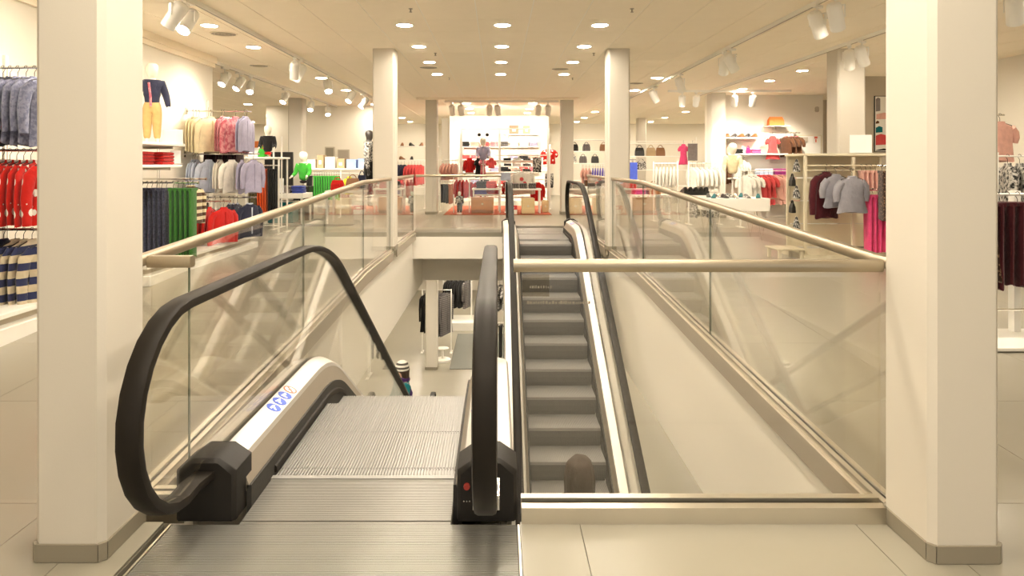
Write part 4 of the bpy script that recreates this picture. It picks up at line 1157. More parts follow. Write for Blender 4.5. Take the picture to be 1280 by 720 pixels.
row('folded', C_blue, (-3.08, 15.03, 1.198), (-2.9, 15.03, 1.198), 3, 92, 'royal blue trousers at the far end of the gondola', 'royal blue trousers', .5)
for x0, x1, h, mt_, lb in ((-4.28, -4.1, .20, M_paper, 'white cardboard box with open top on the gondola'), (-4.06, -3.92, .30, M_kraft, 'tall kraft box on the gondola above the green trousers'), (-3.88, -3.66, .26, M_paper, 'white box on the gondola next to the kraft box'), (-3.62, -3.44, .22, M_kraft, 'squat kraft box on the gondola in the middle'),
                           (-3.40, -3.18, .20, M_bluebox, 'blue carton on the gondola above the yellow shirt'), (-3.14, -2.90, .22, M_bluebox, 'wider blue carton at the end of the gondola')):
    carton(x0, x1, 15.1, 15.4, 1.291, 1.291 + h, mt_, lb)
t = thing('rug', 'grey green rug on the floor before the left tables', 'rug', (-4.7, 12.83, Z1 + .001)); MB().box(0, 1.9, 0, .32, 0, .008).build('rug_pile', M_grug, t); MB().box(-.012, 1.912, -.012, .332, 0, .006).build('rug_border', M_dark, t)
wall('wall_left_display', -6.2, -3.05, 18.0, 18.2, .19, ZC)
for x0, x1, z0, z1, lb in ((-4.62, -4.36, 1.55, 1.85, 'small grey framed picture on the white display wall'), (-4.28, -3.96, 1.52, 1.78, 'wide brown framed picture on the white display wall'), (-3.52, -3.3, 1.5, 1.66, 'small pale framed picture near the end of the display wall')):
    t = thing('framed_picture', lb, 'picture', (x0, 17.97, z0)); MB().box(0, x1 - x0, 0, .028, 0, z1 - z0).build('frame', M_taupe, t); MB().box(.03, x1 - x0 - .03, -.004, 0, .03, z1 - z0 - .03).build('picture_sheet', M_inner if 'brown' in lb else M_skirt, t)
mannequin('fashion_mannequin', 'slim black mannequin in a black and white outfit on a podium', (-2.78, 14.5, Z1 + .26), 95, 1.70, False, M_skinb, C_bw, C_black, arms=((.0, .03), (.08, .02)))
t = thing('podium', 'low white podium under the black mannequin', 'podium', (-3.05, 14.2, Z1)); MB().bbox(0, .54, 0, .58, 0, .25, b=.008).build('podium_body', M_white, t); MB().box(.02, .52, .02, .56, .25, .259).build('podium_top', M_cream, t)
table(-3.4, -2.65, 13.2, 13.8, .86, 'white table with red and brown bags before the black mannequin', .05)
bag((-3.2, 13.45, .861), .26, .2, .12, C_red, 'dark red bag on the table before the black mannequin'); bag((-2.9, 13.45, .861), .28, .24, .14, M_leather, 'brown leather bag on the table before the black mannequin', 10)
bag((-2.75, 13.62, .861), .18, .30, .10, C_navy, 'tall navy bag behind the brown leather bag')
# racks between the left gondola and the far column
posts('white rack with dark jackets behind the far left column', [(-2.75, 18.0, Z1, 1.5), (-1.95, 18.0, Z1, 1.5)], [((-2.75, 18.0, 1.45), (-1.95, 18.0, 1.45))])
row('jacket', C_navy, (-2.72, 18.0, 1.463), (-2.45, 18.0, 1.463), 3, 60, 'navy jacket on the rack behind the far left column', 'navy jackets on the far rack', 1.1)
row('jacket', C_coral, (-2.42, 18.0, 1.463), (-2.02, 18.0, 1.463), 5, 70, 'coral jacket on the rack behind the far left column', 'coral jackets on the far rack', 1.1)
posts('tall white shoe wall with pairs of shoes behind the dark jackets', [(-3.0, 19.6, Z1, 2.2), (-1.75, 19.6, Z1, 2.2)], [], 'shelf_unit', cat='shelf unit', feet=False, shelves=[(-3.02, -1.73, 19.6, 19.9, z, z + .02) for z in (.7, 1.1, 1.5, 1.9)])
for i in range(4):
    for z in (1.1, 1.5, 1.9):
        if R.random() < .8:
            shoe((-2.8 + i * .28, 19.72, z + .021), R.uniform(-20, 20), (M_dark, M_leather)[(i + int(z * 10)) % 2], 'shoe on the tall white shoe wall', 'shoes on the shoe wall', 1.3)
ZF0 = Z1 + .0125
posts('white rack of pink tops and black trousers beside the red display', [(-1.42, 16.7, Z1, 1.52), (-.98, 16.7, ZF0, 1.52)], [((-1.42, 16.7, 1.48), (-.98, 16.7, 1.48)), ((-1.42, 16.7, .95), (-.98, 16.7, .95))])
row('tee', C_blush, (-1.40, 16.7, 1.493), (-1.0, 16.7, 1.493), 5, 75, 'blush pink top above the black trousers by the red display', 'blush tops by the red display', .9)
row('folded', C_black, (-1.40, 16.7, .963), (-1.22, 16.7, .963), 3, 60, 'black trousers under the blush tops by the red display', 'black trousers under the blush tops', .6)
row('folded', C_blush, (-1.2, 16.7, .963), (-1.1, 16.7, .963), 2, 50, 'blush trousers among the black trousers by the red display', 'blush trousers', .62)

# ------------------------------------------------------------------ the red children's display
t = thing('red_carpet', 'red orange carpet under the children\'s display', 'carpet', (-1.25, 15.65, Z1 + .001)); MB().box(0, 2.5, 0, 3.4, 0, .01).build('carpet_pile', M_carpet, t); MB().box(-.015, 2.515, -.015, 3.415, 0, .007).build('carpet_edge', M_brown if 'M_brown' in globals() else M_leather, t)
ZF = Z1 + .013
posts('tall white display stand with shelves on the red carpet', [(-.92, 17.0, ZF, 2.30), (1.28, 17.0, ZF, 2.30), (.05, 17.0, ZF, 2.30)], [((-.92, 17.0, 1.62), (1.28, 17.0, 1.62)), ((-.92, 17.0, 1.0), (1.28, 17.0, 1.0)), ((-.92, 17.0, 2.28), (1.28, 17.0, 2.28))], 'display_stand', r=.03, cat='display stand', feet=False,
      shelves=[(.08, 1.25, 17.2, 17.5, z, z + .022) for z in (1.18, 1.32, 1.46, 1.60)] + [(-.42, .02, 17.2, 17.5, z, z + .022) for z in (1.16, 1.34)] + [(-.89, 1.25, 17.2, 17.5, .52, .55)])
for x, kind, mt_, lb, sz, yaw, z in ((-.71, 'coat', C_red, 'red child\'s coat beside the left post of the display stand', .42, 20, 1.62), (-.49, 'dress', C_black, 'black child\'s dress on the display stand', .58, 65, 1.62), (-.37, 'dress', C_pink, 'pink child\'s dress hanging beside the black dress', .58, 65, 1.62),
                             (-.155, 'tee', C_coral, 'coral red vest hanging beside the capped child bust', .52, 40, 1.62), (1.0, 'panel', C_bw, 'black and white printed garment at the right of the display stand', .6, 0, 1.62), (1.02, 'coat', C_red, 'long red coat at the right of the display stand', .55, 15, 1.0)):
    hang(kind, mt_, (x, 17.0, z + .0155), yaw, lb, None, 1, sz)
row('jacket', C_red, (-.84, 17.0, 1.0155), (-.05, 17.0, 1.0155), 7, 60, 'red child\'s jacket on the low bar of the display stand', 'red jackets on the low bar', .62)
hang('jacket', C_white, (.62, 16.62, 1.298), 0, 'white sweatshirt with a red motif in front of the shelves', None, 2, 1.15)
sw = [o for o in bpy.data.objects if o.get('label', '').startswith('white sweatshirt')][0]
MB().lathe([(.055, -.006), (.055, .004)], 5, (-.03, -.085, -.26), 'y').build('motif', C_coral, sw); MB().lathe([(.05, -.006), (.05, .004)], 5, (.05, -.085, -.36), 'y').build('motif', C_coral, sw)
posts('white T-shaped stand holding the white sweatshirt', [(.62, 16.74, ZF, 1.29)], [((.57, 16.62, 1.282), (.67, 16.62, 1.282)), ((.57, 16.62, 1.282), (.62, 16.74, 1.282))], cat='stand', name='garment_stand')
t_, J_ = bust('child bust in a lilac jacket wearing a cap with round ears', (-.36, 16.8, 1.44), 0, .58, M_skinw, C_lav)
for s in (-1, 1): MB().lathe([(.045, -.012), (.045, .012)], 12, (s * .10, 0, J_['crown'][2] + .06), 'y').build('cap_ear', C_black, t_)
posts('white pedestal stand under the bust with the eared cap', [(-.36, 16.8, ZF, 1.37)], [], cat='stand', name='garment_stand')
table(-.62, .10, 16.2, 16.75, .80, 'white low display table with black and red folded clothes', .04, zf=ZF)
for x, mt_, lb in ((-.40, C_black, 'black folded clothes on the low white display table'), (-.15, C_coral, 'coral folded clothes on the low white display table')):
    stack(x, 16.45, .801, 4, mt_, lb, lb.split(' on')[0], .24, .26, .04)
stack(-.42, 16.45, .655, 2, C_purple, 'purple folded clothes under the low display table', 'purple folded clothes', .30, .2, .05); stack(-.1, 16.5, .655, 2, C_red, 'red folded clothes under the low display table', 'red folded clothes under the table', .26, .2, .05)
MBs = thing('table_shelf_board', 'white board under the low display table holding purple clothes', 'shelf', (-.60, 16.25, .62)); MB().bbox(.06, .62, 0, .46, 0, .034, b=.004).build('board', M_white, MBs); MB().box(.08, .60, -.004, .0, .006, .028).build('board_edge', M_cream, MBs)
table(.30, 1.05, 16.05, 16.5, .80, 'white display table with dark folded clothes on the red carpet', .04, zf=ZF)
for x in (.42, .62, .84): stack(x, 16.28, .801, 4, C_greyscarf, 'dark checked folded clothes on the white display table', 'dark checked folded clothes', .18, .26, .03)
def chest(x0, x1, y0, y1, z0, z1, mt_, nd, label, zf=ZF, plinth_m=None):
    t = thing('drawer_chest', label, 'chest', (x0, y0, zf))
    MB().bbox(0, x1 - x0, 0, y1 - y0, z0 - zf, z1 - zf, b=.008).build('chest_body', mt_, t)
    if z0 - zf > .01: MB().box(.01, x1 - x0 - .01, .01, y1 - y0 - .01, 0, z0 - zf).build('chest_plinth', plinth_m or mt_, t)
    for k in range(nd):
        a, b = .02 + (x1 - x0 - .02) / nd * k, (x1 - x0 - .02) / nd * (k + 1)
        d = MB().box(a, b, -.014, .0, z0 - zf + .03, z1 - zf - .03).build('drawer_front', mt_, t)
        MB().lathe([(.022, -.035), (.026, -.022), (.012, -.012), (.012, 0)], 12, ((a + b) / 2, 0, (z0 + z1) / 2 - zf), 'y').build('knob', M_cream, d, True)
    return t
chest(-.63, -.09, 15.9, 16.15, .29, .60, M_wood, 1, 'orange oak drawer chest on a dark plinth on the red carpet', plinth_m=M_leather)
chest(.56, .87, 15.72, 15.98, Z1 + .02, .585, M_paleply, 1, 'small pale birch drawer box on the red carpet'); chest(1.08, 1.30 - .06, 16.3, 16.6, Z1 + .02, .5, M_paleply, 1, 'pale birch box beside the white frame post')
for i in range(3): carton(.22 + .001 * i, .46, 15.72, 15.92, ZF + i * .105, ZF + .10 + i * .105, C_coral if i % 2 else M_paper, ['white shoe box at the bottom of the pile on the red carpet', 'coral shoe box in the middle of the pile on the red carpet', 'white shoe box on top of the pile on the red carpet'][i])
card(.10, 16.1, .801 - .001, .01, .01, 'x', 0) if False else None
posts('chrome stand with a light blue price sign before the white sweatshirt', [(.19, 16.15, ZF, .98)], [], cat='sign stand', name='sign_stand', r=.006, mt=M_chrome)
card(.19, 16.15, .982, .24, .2, 'light blue price sign on a thin chrome stand', 0, mt=C_ltblue)
carton(.38, .66, 21.3, 21.6, 2.35, 2.62, M_leather, 'brown crate fixed high on the bright back wall'); carton(.82, 1.02, 21.3, 21.6, 2.35, 2.60, M_kraft, 'smaller kraft crate fixed high on the bright back wall')
wshelf2 = thing('wall_shelf', 'long white shelf under the crates on the bright back wall', 'shelf', (.2, 21.2, 2.32)); MB().bbox(0, 1.1, 0, .4, 0, .028, b=.004).build('board', M_white, wshelf2); MB().box(.1, .12, .3, .4, -.1, 0).build('bracket', M_chrome, wshelf2)
mannequin('child_mannequin', 'small child mannequin in black shorts at the corner of the red carpet', (-.90, 15.86, ZF + .0), 10, .55, True, M_skinw, C_bw, C_black)
# shelves of pale clothes on the bright back wall and stock around the display
for k, z in enumerate((.75, 1.15, 1.55, 1.95)):
    t = thing('wall_shelf', ['lowest', 'second', 'third', 'topmost'][k] + ' white shelf of folded clothes on the bright back wall', 'shelf', (-1.2, 21.25, z)); MB().bbox(0, 2.5, 0, .34, -.03, 0, b=.004).build('board', M_white, t); MB().box(.1, .12, .1, .34, -.09, -.03).build('bracket', M_chrome, t)
    for i in range(8):
        mt_ = (C_white, C_blush, C_greyscarf, C_lav, C_coral, C_white, C_black, C_pink)[(i * 3 + k * 2) % 8]
        stack(-1.03 + i * .31, 21.42, z + .001, 3, mt_, mt_.name + ' folded on the shelves of the bright back wall', mt_.name + ' piles on the back wall', .26, .28, .05)
row('skirt', C_redspot, (.14, 17.0, 1.0155), (.50, 17.0, 1.0155), 5, 65, 'spotted red skirt on the low bar of the display stand', 'spotted red skirts', .8)
row('tee', C_bw, (.54, 17.0, 1.0155), (.82, 17.0, 1.0155), 4, 75, 'black and white top on the low bar beside the long red coat', 'black and white tops on the low bar', .52)
for x, mt_, lb in ((.25, C_black, 'black'), (.5, C_white, 'white'), (.75, C_greyscarf, 'dark checked'), (1.0, C_blush, 'blush')):
    for z in (1.203, 1.343, 1.483): stack(x, 17.34, z, 2, mt_, lb + ' folded top on the shelves of the display stand', lb + ' tops on the display stand shelves', .2, .24, .03)
posts('low white rack with short red coats at the corner of the red carpet', [(-1.06, 16.2, ZF, 1.10), (-.68, 16.2, ZF, 1.10)], [((-1.06, 16.2, 1.08), (-.68, 16.2, 1.08))], feet=False)
row('coat', C_red, (-1.03, 16.2, 1.095), (-.71, 16.2, 1.095), 4, 72, 'short red coat on the low white rack at the carpet corner', 'short red coats at the carpet corner', .5)
# right edge of the display
posts('white rack with red and black toys and tops beside the far right column', [(1.38, 17.75, Z1, 1.9), (1.38, 18.25, Z1, 1.9)], [((1.38, 17.75, 1.88), (1.38, 18.25, 1.88)), ((1.38, 17.75, 1.2), (1.38, 18.25, 1.2))], r=.014)
row('tee', C_redspot, (1.38, 17.8, 1.892), (1.38, 18.2, 1.892), 3, 10, 'spotted red top on the rack beside the far right column', 'spotted red tops by the right column', .9)
row('panel', C_bw, (1.38, 17.8, 1.212), (1.38, 18.2, 1.212), 3, 10, 'black and white garment under the spotted red tops', 'black and white garments by the right column', .6)

# ------------------------------------------------------------------ right of centre
posts('white rack with purple tops behind the mid right column', [(2.1, 17.0, Z1, 1.40), (2.9, 17.0, Z1, 1.40)], [((2.1, 17.0, 1.36), (2.9, 17.0, 1.36))])
row('tee', C_blush, (2.12, 17.0, 1.373), (2.36, 17.0, 1.373), 3, 70, 'blush top next to the purple tops', 'blush tops next to the purple ones', .8)
row('tee', C_purple, (2.38, 17.0, 1.373), (2.88, 17.0, 1.373), 8, 80, 'purple top on the white rack behind the mid right column', 'purple tops', .7)
table(2.0, 2.9, 15.8, 16.4, .86, 'white table with brown and grey clothes before the purple tops', .05)
for x, mt_, lb in ((2.2, C_brown, 'brown folded shirt on the table before the purple tops'), (2.5, C_grey, 'grey folded shirt on the table before the purple tops'), (2.75, C_blush, 'blush folded shirt on the table before the purple tops')):
    stack(x, 16.1, .861, 4, mt_, lb, lb.split(' on')[0] + 's', .24, .26, .034)
posts('tall white shelf unit with bags behind the purple tops', [(2.0, 19.5, Z1, 2.1), (3.3, 19.5, Z1, 2.1)], [], 'shelf_unit', cat='shelf unit', feet=False, shelves=[(1.98, 3.32, 19.5, 19.85, z, z + .02) for z in (.9, 1.4, 1.75, 2.08)])
for i, (x, z, mt_) in enumerate(((2.2, 1.421, C_bw), (2.5, 1.421, C_greyscarf), (2.85, 1.421, M_dark), (3.1, 1.771, M_leather), (2.6, 1.771, C_greyscarf), (2.25, 1.771, C_black))):
    bag((x, 19.68, z), .22, .2, .1, mt_, ['patterned bag on the tall shelf unit behind the purple tops', 'checked bag on the tall shelf unit behind the purple tops', 'glossy black bag on the tall shelf unit behind the purple tops', 'brown leather bag on the upper board of the tall shelf unit', 'checked bag on the upper board of the tall shelf unit', 'black cloth bag on the upper board of the tall shelf unit'][i])
table(2.85, 3.75, 14.5, 15.1, .72, 'white table with a brown bag and pink clothes by the glass railing', .05)
bag((3.42, 14.75, .721), .30, .22, .14, M_leather, 'brown leather bag on the table behind the right glass railing')
stack(3.1, 14.8, .721, 3, C_hotpink, 'hot pink folded shirt beside the brown leather bag', 'hot pink folded shirts', .26, .28, .04)
posts('chrome stand carrying the royal blue tunic by the mid right column', [(3.08, 15.3, Z1, 1.50)], [((3.0, 15.3, 1.49), (3.16, 15.3, 1.49))], cat='stand', name='garment_stand', mt=M_chrome)
hang('panel', C_blue, (3.06, 15.24, 1.50), 0, 'royal blue tunic hung on the chrome stand behind the railing', None, 1, .62, cat='tunic')
hang('panel', C_red, (3.08, 15.40, 1.22), 0, 'red tunic hung low on the chrome stand', None, 2, .5, cat='tunic', hook=False)
# white rails of pale clothes
for k, (x0, x1, y, mt_, mt2, lb) in enumerate(((3.25, 3.75, 14.0, C_white, C_print, 'white'), (3.75, 4.35, 13.2, C_white, C_bw, 'pale printed'))):
    posts('white rack with %s tops behind the right glass railing' % lb, [(x0, y, Z1, 1.44), (x1, y, Z1, 1.44)], [((x0, y, 1.40), (x1, y, 1.40))] + ([((x0, y, .83), (x1, y, .83))] if k else []))
    row('shirt', mt_, (x0 + .03, y, 1.413), (x1 - .03, y, 1.413), 6, 75 - 150 * k, 'white top on the rack of %s tops' % lb, 'white tops on the %s rack' % lb, .78)
    if k: row('tee', mt2, (x0 + .03, y, .843), (x1 - .03, y, .843), 5, -75, '%s top on the lower bar behind the railing' % lb, '%s tops on the lower bar' % lb, .9)
posts('tall white shelf wall with bags and a pink garment behind the pale tops', [(3.3, 17.6, Z1, 2.1), (5.2, 17.6, Z1, 2.1)], [((3.3, 17.55, 1.98), (5.2, 17.55, 1.98))], 'shelf_unit', cat='shelf unit', feet=False, shelves=[(3.28, 5.22, 17.6, 17.95, z, z + .022) for z in (.8, 1.22, 1.58, 1.92)])
for i, (x, z, mt_, lb) in enumerate(((3.75, 1.603, M_dark, 'black bag on the shelf wall'), (4.05, 1.603, M_kraft, 'kraft coloured bag on the shelf wall'), (4.3, 1.603, M_leather, 'dark brown bag on the shelf wall'), (3.8, 1.243, C_bw, 'patterned bag on the shelf wall'))):
    bag((x, 17.76, z), .24, .22, .1, mt_, lb + ' behind the pale tops')
hang('dress', C_hotpink, (4.84, 17.5, 1.998), 30, 'hot pink dress hanging on the shelf wall behind the pale tops', None, 1, .62)
hang('panel', C_grey, (5.08, 17.5, 1.998), 0, 'grey garment hanging beside the hot pink dress', None, 1, .7, cat='garment')
# black shoes on a table by the right column
table(3.05, 3.62, 11.2, 11.75, .86, 'white table with a black tray of black shoes', .05, 'hairpin')
t = thing('shoe_tray', 'black tray holding a row of black shoes', 'tray', (3.13, 11.25, .861)); MB().bbox(0, .40, 0, .30, 0, .06, b=.004).build('tray_body', M_dark, t); MB().box(-.01, .41, -.01, .0, .03, .066).build('tray_lip', M_dark, t)
for i in range(5): shoe((3.165 + i * .088, 11.4, .922), R.uniform(-1, 1), M_dark, 'black shoe in the row on the black tray', 'black shoes on the tray', 1.0)
# white table with hairpin legs and sandals
t = thing('display_table', 'white box-topped table with hairpin legs and sandals on it', 'table', (3.22, 10.2, Z1))
MB().bbox(0, .92, 0, .62, .46, .66, b=.006).build('table_box', M_white, t)
for x in (.1, .82):
    for y in (.08, .54): MB().tube([(x - .08, y, .46), (x, y, .006), (x + .08, y, .46)], .006, 6).build('hairpin_leg', M_chrome, t)
for i in range(9):
    shoe((3.32 + (i % 5) * .17, 10.32 + (i // 5) * .26, .861), R.uniform(150, 210), (C_teal, M_dark, M_chrome, C_bw)[i % 4], ['teal sandal on the white box-topped table', 'black sandal on the white box-topped table', 'silver sandal on the white box-topped table', 'patterned sandal on the white box-topped table'][i % 4], ['teal sandals', 'black sandals', 'silver sandals', 'patterned sandals'][i % 4], .85)
# wall of pink clothes (wall front at y=15.2)
def wrail(x0, x1, z, label):
    t = rail((x0, 14.95, z), (x1, 14.95, z), label)
    for x in (0.02, x1 - x0 - .02): MB().box(x - .01, x + .01, 0, .25, -.03, -.01).build('bracket', M_chrome, t)
for z, x0, x1, lb in ((1.62, 5.1, 6.75, 'upper'), (1.08, 5.1, 6.75, 'lower')):
    t = thing('wall_shelf', 'long white %s shelf on the wall of pink clothes' % lb, 'shelf', (x0, 14.85, z)); MB().bbox(0, x1 - x0, 0, .35, -.03, 0, b=.004).build('board', M_white, t); MB().box(.1, .12, .1, .35, -.09, -.03).build('bracket', M_chrome, t)
wrail(5.05, 5.5, 1.56, 'steel wall rail with dark and white tops'); wrail(6.05, 6.72, 2.10, 'high steel wall rail with pink and brown garments'); wrail(5.6, 6.6, 1.02, 'steel wall rail with coral tops')
row('folded', C_brown, (5.06, 14.95, 1.56), (5.2, 14.95, 1.56), 2, 30, 'brown trousers at the start of the wall of pink clothes', 'brown trousers on the wall rail', .7)
bust('white bust in a cream knitted jacket before the wall of pink clothes', (5.0, 14.3, 1.13), -15, .66, M_skinw, C_cream); posts('white stand under the bust in the cream jacket', [(5.0, 14.3, Z1, 1.05)], [], cat='stand', name='garment_stand')
row('tee', C_white, (5.30, 14.95, 1.56), (5.5, 14.95, 1.56), 3, -70, 'white top beside the cream jacket bust', 'white tops on the wall rail', .95)
hang('dress', C_coral, (6.12, 14.95, 2.10), 0, 'coral dress on the high rail of the pink wall', None, 1, .6)
row('tee', C_brown, (6.36, 14.95, 2.10), (6.70, 14.95, 2.10), 3, -70, 'brown and pink top on the high rail of the pink wall', 'brown tops on the high wall rail', 1.0, trim=C_pink)
row('tee', C_coral, (5.62, 14.95, 1.02), (6.1, 14.95, 1.02), 5, -70, 'coral top hanging below the purple folded knitwear', 'coral tops on the pink wall', 1.0)
row('tee', C_blush, (6.15, 14.95, 1.02), (6.58, 14.95, 1.02), 4, -70, 'blush top hanging beside the coral tops', 'blush tops on the pink wall', .95)
for x, mt_, lb in ((5.95, C_ltblue, 'light blue folded knitwear on the lower shelf of the pink wall'), (6.3, C_magenta, 'magenta folded knitwear on the lower shelf of the pink wall')): stack(x, 15.02, 1.081, 4, mt_, lb, lb.split(' on')[0], .32, .26, .05)
for x, mt_, lb in ((5.35, C_black, 'black folded hat on the upper shelf of the pink wall'), (5.75, C_hotpink, 'hot pink folded scarf on the upper shelf of the pink wall')): stack(x, 15.02, 1.621, 2, mt_, lb, lb.split(' on')[0], .2, .22, .05)
t = thing('wall_shelf', 'small white shelf under the orange bag high on the wall', 'shelf', (6.0, 14.9, 2.24)); MB().bbox(0, .5, 0, .3, -.02, 0, b=.004).build('board', M_white, t); MB().box(.2, .22, .1, .3, -.08, -.02).build('bracket', M_chrome, t)
bag((6.22, 15.03, 2.241), .34, .20, .14, M_orange, 'orange handbag on the small shelf high above the pink clothes', 0, handle=False)
# door with a lever closer and exit sign on the white wall
dr = struct(MB().box(6.72, 7.30, 15.185, 15.2, .2, 2.02).build('door_1', M_white)); MB().box(6.70, 6.72, 15.18, 15.2, .2, 2.04).build('door_frame', M_cream, dr); MB().box(7.30, 7.32, 15.18, 15.2, .2, 2.04).build('door_frame', M_cream, dr); MB().box(6.70, 7.32, 15.18, 15.2, 2.02, 2.04).build('door_frame', M_cream, dr)
MB().box(6.74, 6.98, 15.12, 15.185, 1.90, 1.99).build('door_closer', M_taupe, dr); MB().box(7.2, 7.26, 15.14, 15.185, 1.2, 1.22).build('door_handle', M_chrome, dr)
t = thing('wall_sign', 'small red and white pictogram sign beside the door', 'sign', (7.12, 15.17, 1.86)); MB().box(0, .13, 0, .01, 0, .17).build('sign_plate', M_paper, t); MB().box(.03, .10, -.003, 0, .10, .15).build('sign_mark', M_red, t); MB().box(.05, .08, -.003, 0, .02, .09).build('sign_mark', M_red, t)
t = thing('wall_speaker', 'small oval wall fitting above the door', 'wall fitting', (7.2, 15.15, 2.62)); MB().lathe([(.03, -.06), (.045, -.04), (.045, .04), (.03, .06)], 12).build('fitting_body', M_taupe, t, True); MB().box(-.01, .01, .02, .05, -.02, .02).build('fitting_arm', M_taupe, t)

for i in range(7):
    mt_ = (C_blush, C_brown, C_hotpink, C_white, C_magenta, C_ltblue, C_coral)[i]
    bag((5.15 + i * .11, 15.0, 1.721 if False else 1.621), .09, .13, .05, mt_, mt_.name + ' purse standing on the upper shelf of the pink wall') if i not in (1, 2, 5, 6) else None
t = thing('wall_shelf', 'high white shelf with boots at the start of the pink wall', 'shelf', (5.05, 14.9, 1.98)); MB().bbox(0, .8, 0, .3, -.03, 0, b=.004).build('board', M_white, t); MB().box(.1, .12, .1, .3, -.09, -.03).build('bracket', M_chrome, t)
for i in range(5): shoe((5.13 + i * .15, 15.05, 1.982), R.uniform(-10, 10), (M_leather, C_greyscarf)[i % 2], ['brown leather shoe on the high shelf of the pink wall', 'checked shoe on the high shelf of the pink wall'][i % 2], ['brown shoes on the high shelf', 'checked shoes on the high shelf'][i % 2], 1.2)
posts('white rack with coral and striped tops before the pink wall', [(4.55, 12.6, Z1, 1.30), (5.5, 12.6, Z1, 1.30)], [((4.55, 12.6, 1.26), (5.5, 12.6, 1.26))])
row('tee', C_white, (4.6, 12.6, 1.273), (4.85, 12.6, 1.273), 3, -60, 'white top on the rack before the pink wall', 'white tops before the pink wall', .95); row('tee', C_coral, (4.87, 12.6, 1.273), (5.12, 12.6, 1.273), 3, -60, 'coral top on the rack before the pink wall', 'coral tops before the pink wall', .95); row('jacket', C_blush, (5.14, 12.6, 1.273), (5.48, 12.6, 1.273), 3, -60, 'blush jacket on the rack before the pink wall', 'blush jackets before the pink wall', .95)
# ------------------------------------------------------------------ rack with the grey blouse, right side
RX0, RX1, RY0, RY1 = 3.80, 5.0, 8.30, 8.80
rail((4.44, 7.86, 1.378), (4.8, 7.86, 1.378), 'short chrome arm with leopard print tunics on the cream rack')
rk = posts('cream metal clothes rack with panelled back, maroon cardigan and grey blouse', [(RX0, RY0, Z1, 1.48), (RX1, RY0, Z1, 1.48), (RX0, RY1, Z1, 1.48), (RX1, RY1, Z1, 1.48), (4.40, RY0 + .02, Z1 + .05, 1.47)],
           [((RX0, RY0, 1.36), (RX1, RY0, 1.36)), ((RX0, RY0 + .25, 1.30), (RX1, RY0 + .25, 1.30))], r=.016, mt=M_cream, feet=False, shelves=[(RX0 - .03, RX1 + .03, RY0 - .03, RY1 + .03, 1.48, 1.51), (RX0 - .06, RX1 + .06, RY0 - .12, RY1 + .06, Z1 + .001, Z1 + .07)], smat=M_cream)
o_ = rk.location
for k in range(4): MB().box(RX0 - o_.x + .02, RX1 - o_.x - .02, RY1 - o_.y - .012, RY1 - o_.y, .10 + k * .3 + .006, .10 + (k + 1) * .3 - .006).build('back_panel', M_cream, rk)
for x in (4.10, 4.22): MB().tube([(x - o_.x, RY0 - o_.y, 1.16), (x - o_.x, RY0 - o_.y - .33, 1.109)], .008, 6).build('waterfall_arm', M_chrome, rk)
hang('cardigan', C_maroon, (4.06, 8.30, 1.375), 24, 'maroon cardigan hanging behind the grey blouse', None, 1, .82)
hang('cardigan', C_brown, (4.17, 8.55, 1.315), 20, 'dark brown cardigan between maroon cardigan and rack post', None, 2, .7)
hang('blouse', C_blouse, (4.10, 8.14, 1.349), 16, 'pale grey blouse behind the front blue grey blouse', None, 2, .62, ra=90, thin=.7)
hang('blouse', C_blouse, (4.22, 8.0, 1.329), 12, 'blue grey short-sleeved satin blouse facing out at the front of the rack', None, 1, .68, ra=90, thin=.8)
row('skirt', C_blush, (4.46, 8.30, 1.375), (4.70, 8.30, 1.375), 4, 75, 'blush pink short skirt at the top of the cream rack', 'blush skirts on the cream rack', .55)
rail((4.32, 8.17, 1.082), (5.0, 8.17, 1.082), 'low chrome rail with hot pink trousers on the cream rack')
row('folded', C_hotpink, (4.47, 8.17, 1.08), (4.96, 8.17, 1.08), 8, 85, 'hot pink trousers hanging low on the cream rack', 'hot pink trousers', .92)
row('panel', C_leo, (4.47, 7.86, 1.375), (4.62, 7.86, 1.375), 3, 70, 'brown leopard print tunic above the hot pink trousers', 'leopard print tunics', .95)
for i, z in enumerate((1.38, 1.20, 1.05, .86, .66)):
    bag((3.745, 8.42 + (i % 2) * .12, z - .1), .10, .12, .05, (C_bw, M_dark)[i % 2], ['patterned purse hung on the side of the cream rack, topmost', 'black purse below the topmost patterned purse', 'patterned purse in the middle of the cream rack side', 'black purse low on the side of the cream rack', 'patterned purse lowest on the cream rack side'][i], 90)
card(4.62, 8.55, 1.511, .28, .24, 'white blank sign on top of the cream rack before the column', 0)
table(3.42, 3.76, 8.2, 8.6, .34, 'low chrome step stool beside the cream rack', .02, mt=M_cream)
# poster on the taupe partition
t = thing('wall_poster', 'tall dark-edged poster with a person in colourful clothes on the taupe wall', 'poster', (6.72, 11.99, 1.6))
MB().box(0, .42, -.01, .008, 0, 1.0).build('poster_frame', M_dark, t); MB().box(.012, .41, -.013, -.01, .012, .988).build('poster_sheet', M_paper, t)
for x0, x1, z0, z1, mt_ in ((.02, .1, .72, .97, C_grey), (.03, .3, .58, .70, C_blush), (.02, .08, .50, .56, C_brown), (.02, .14, .34, .46, C_teal), (.02, .2, .12, .32, C_coral), (.2, .34, .05, .3, C_lav), (.02, .3, .02, .06, C_black), (.22, .34, .34, .52, C_bw)):
    MB().loft([[(x0, -.0145, z0), (x1, -.0145, z0 + .01), (x1, -.0145, z1 - .02), ((x0 + x1) / 2, -.0145, z1), (x0, -.0145, z1 - .03)], [(x0, -.013, z0), (x1, -.013, z0 + .01), (x1, -.013, z1 - .02), ((x0 + x1) / 2, -.013, z1), (x0, -.013, z1 - .03)]]).build('poster_print', mt_, t)

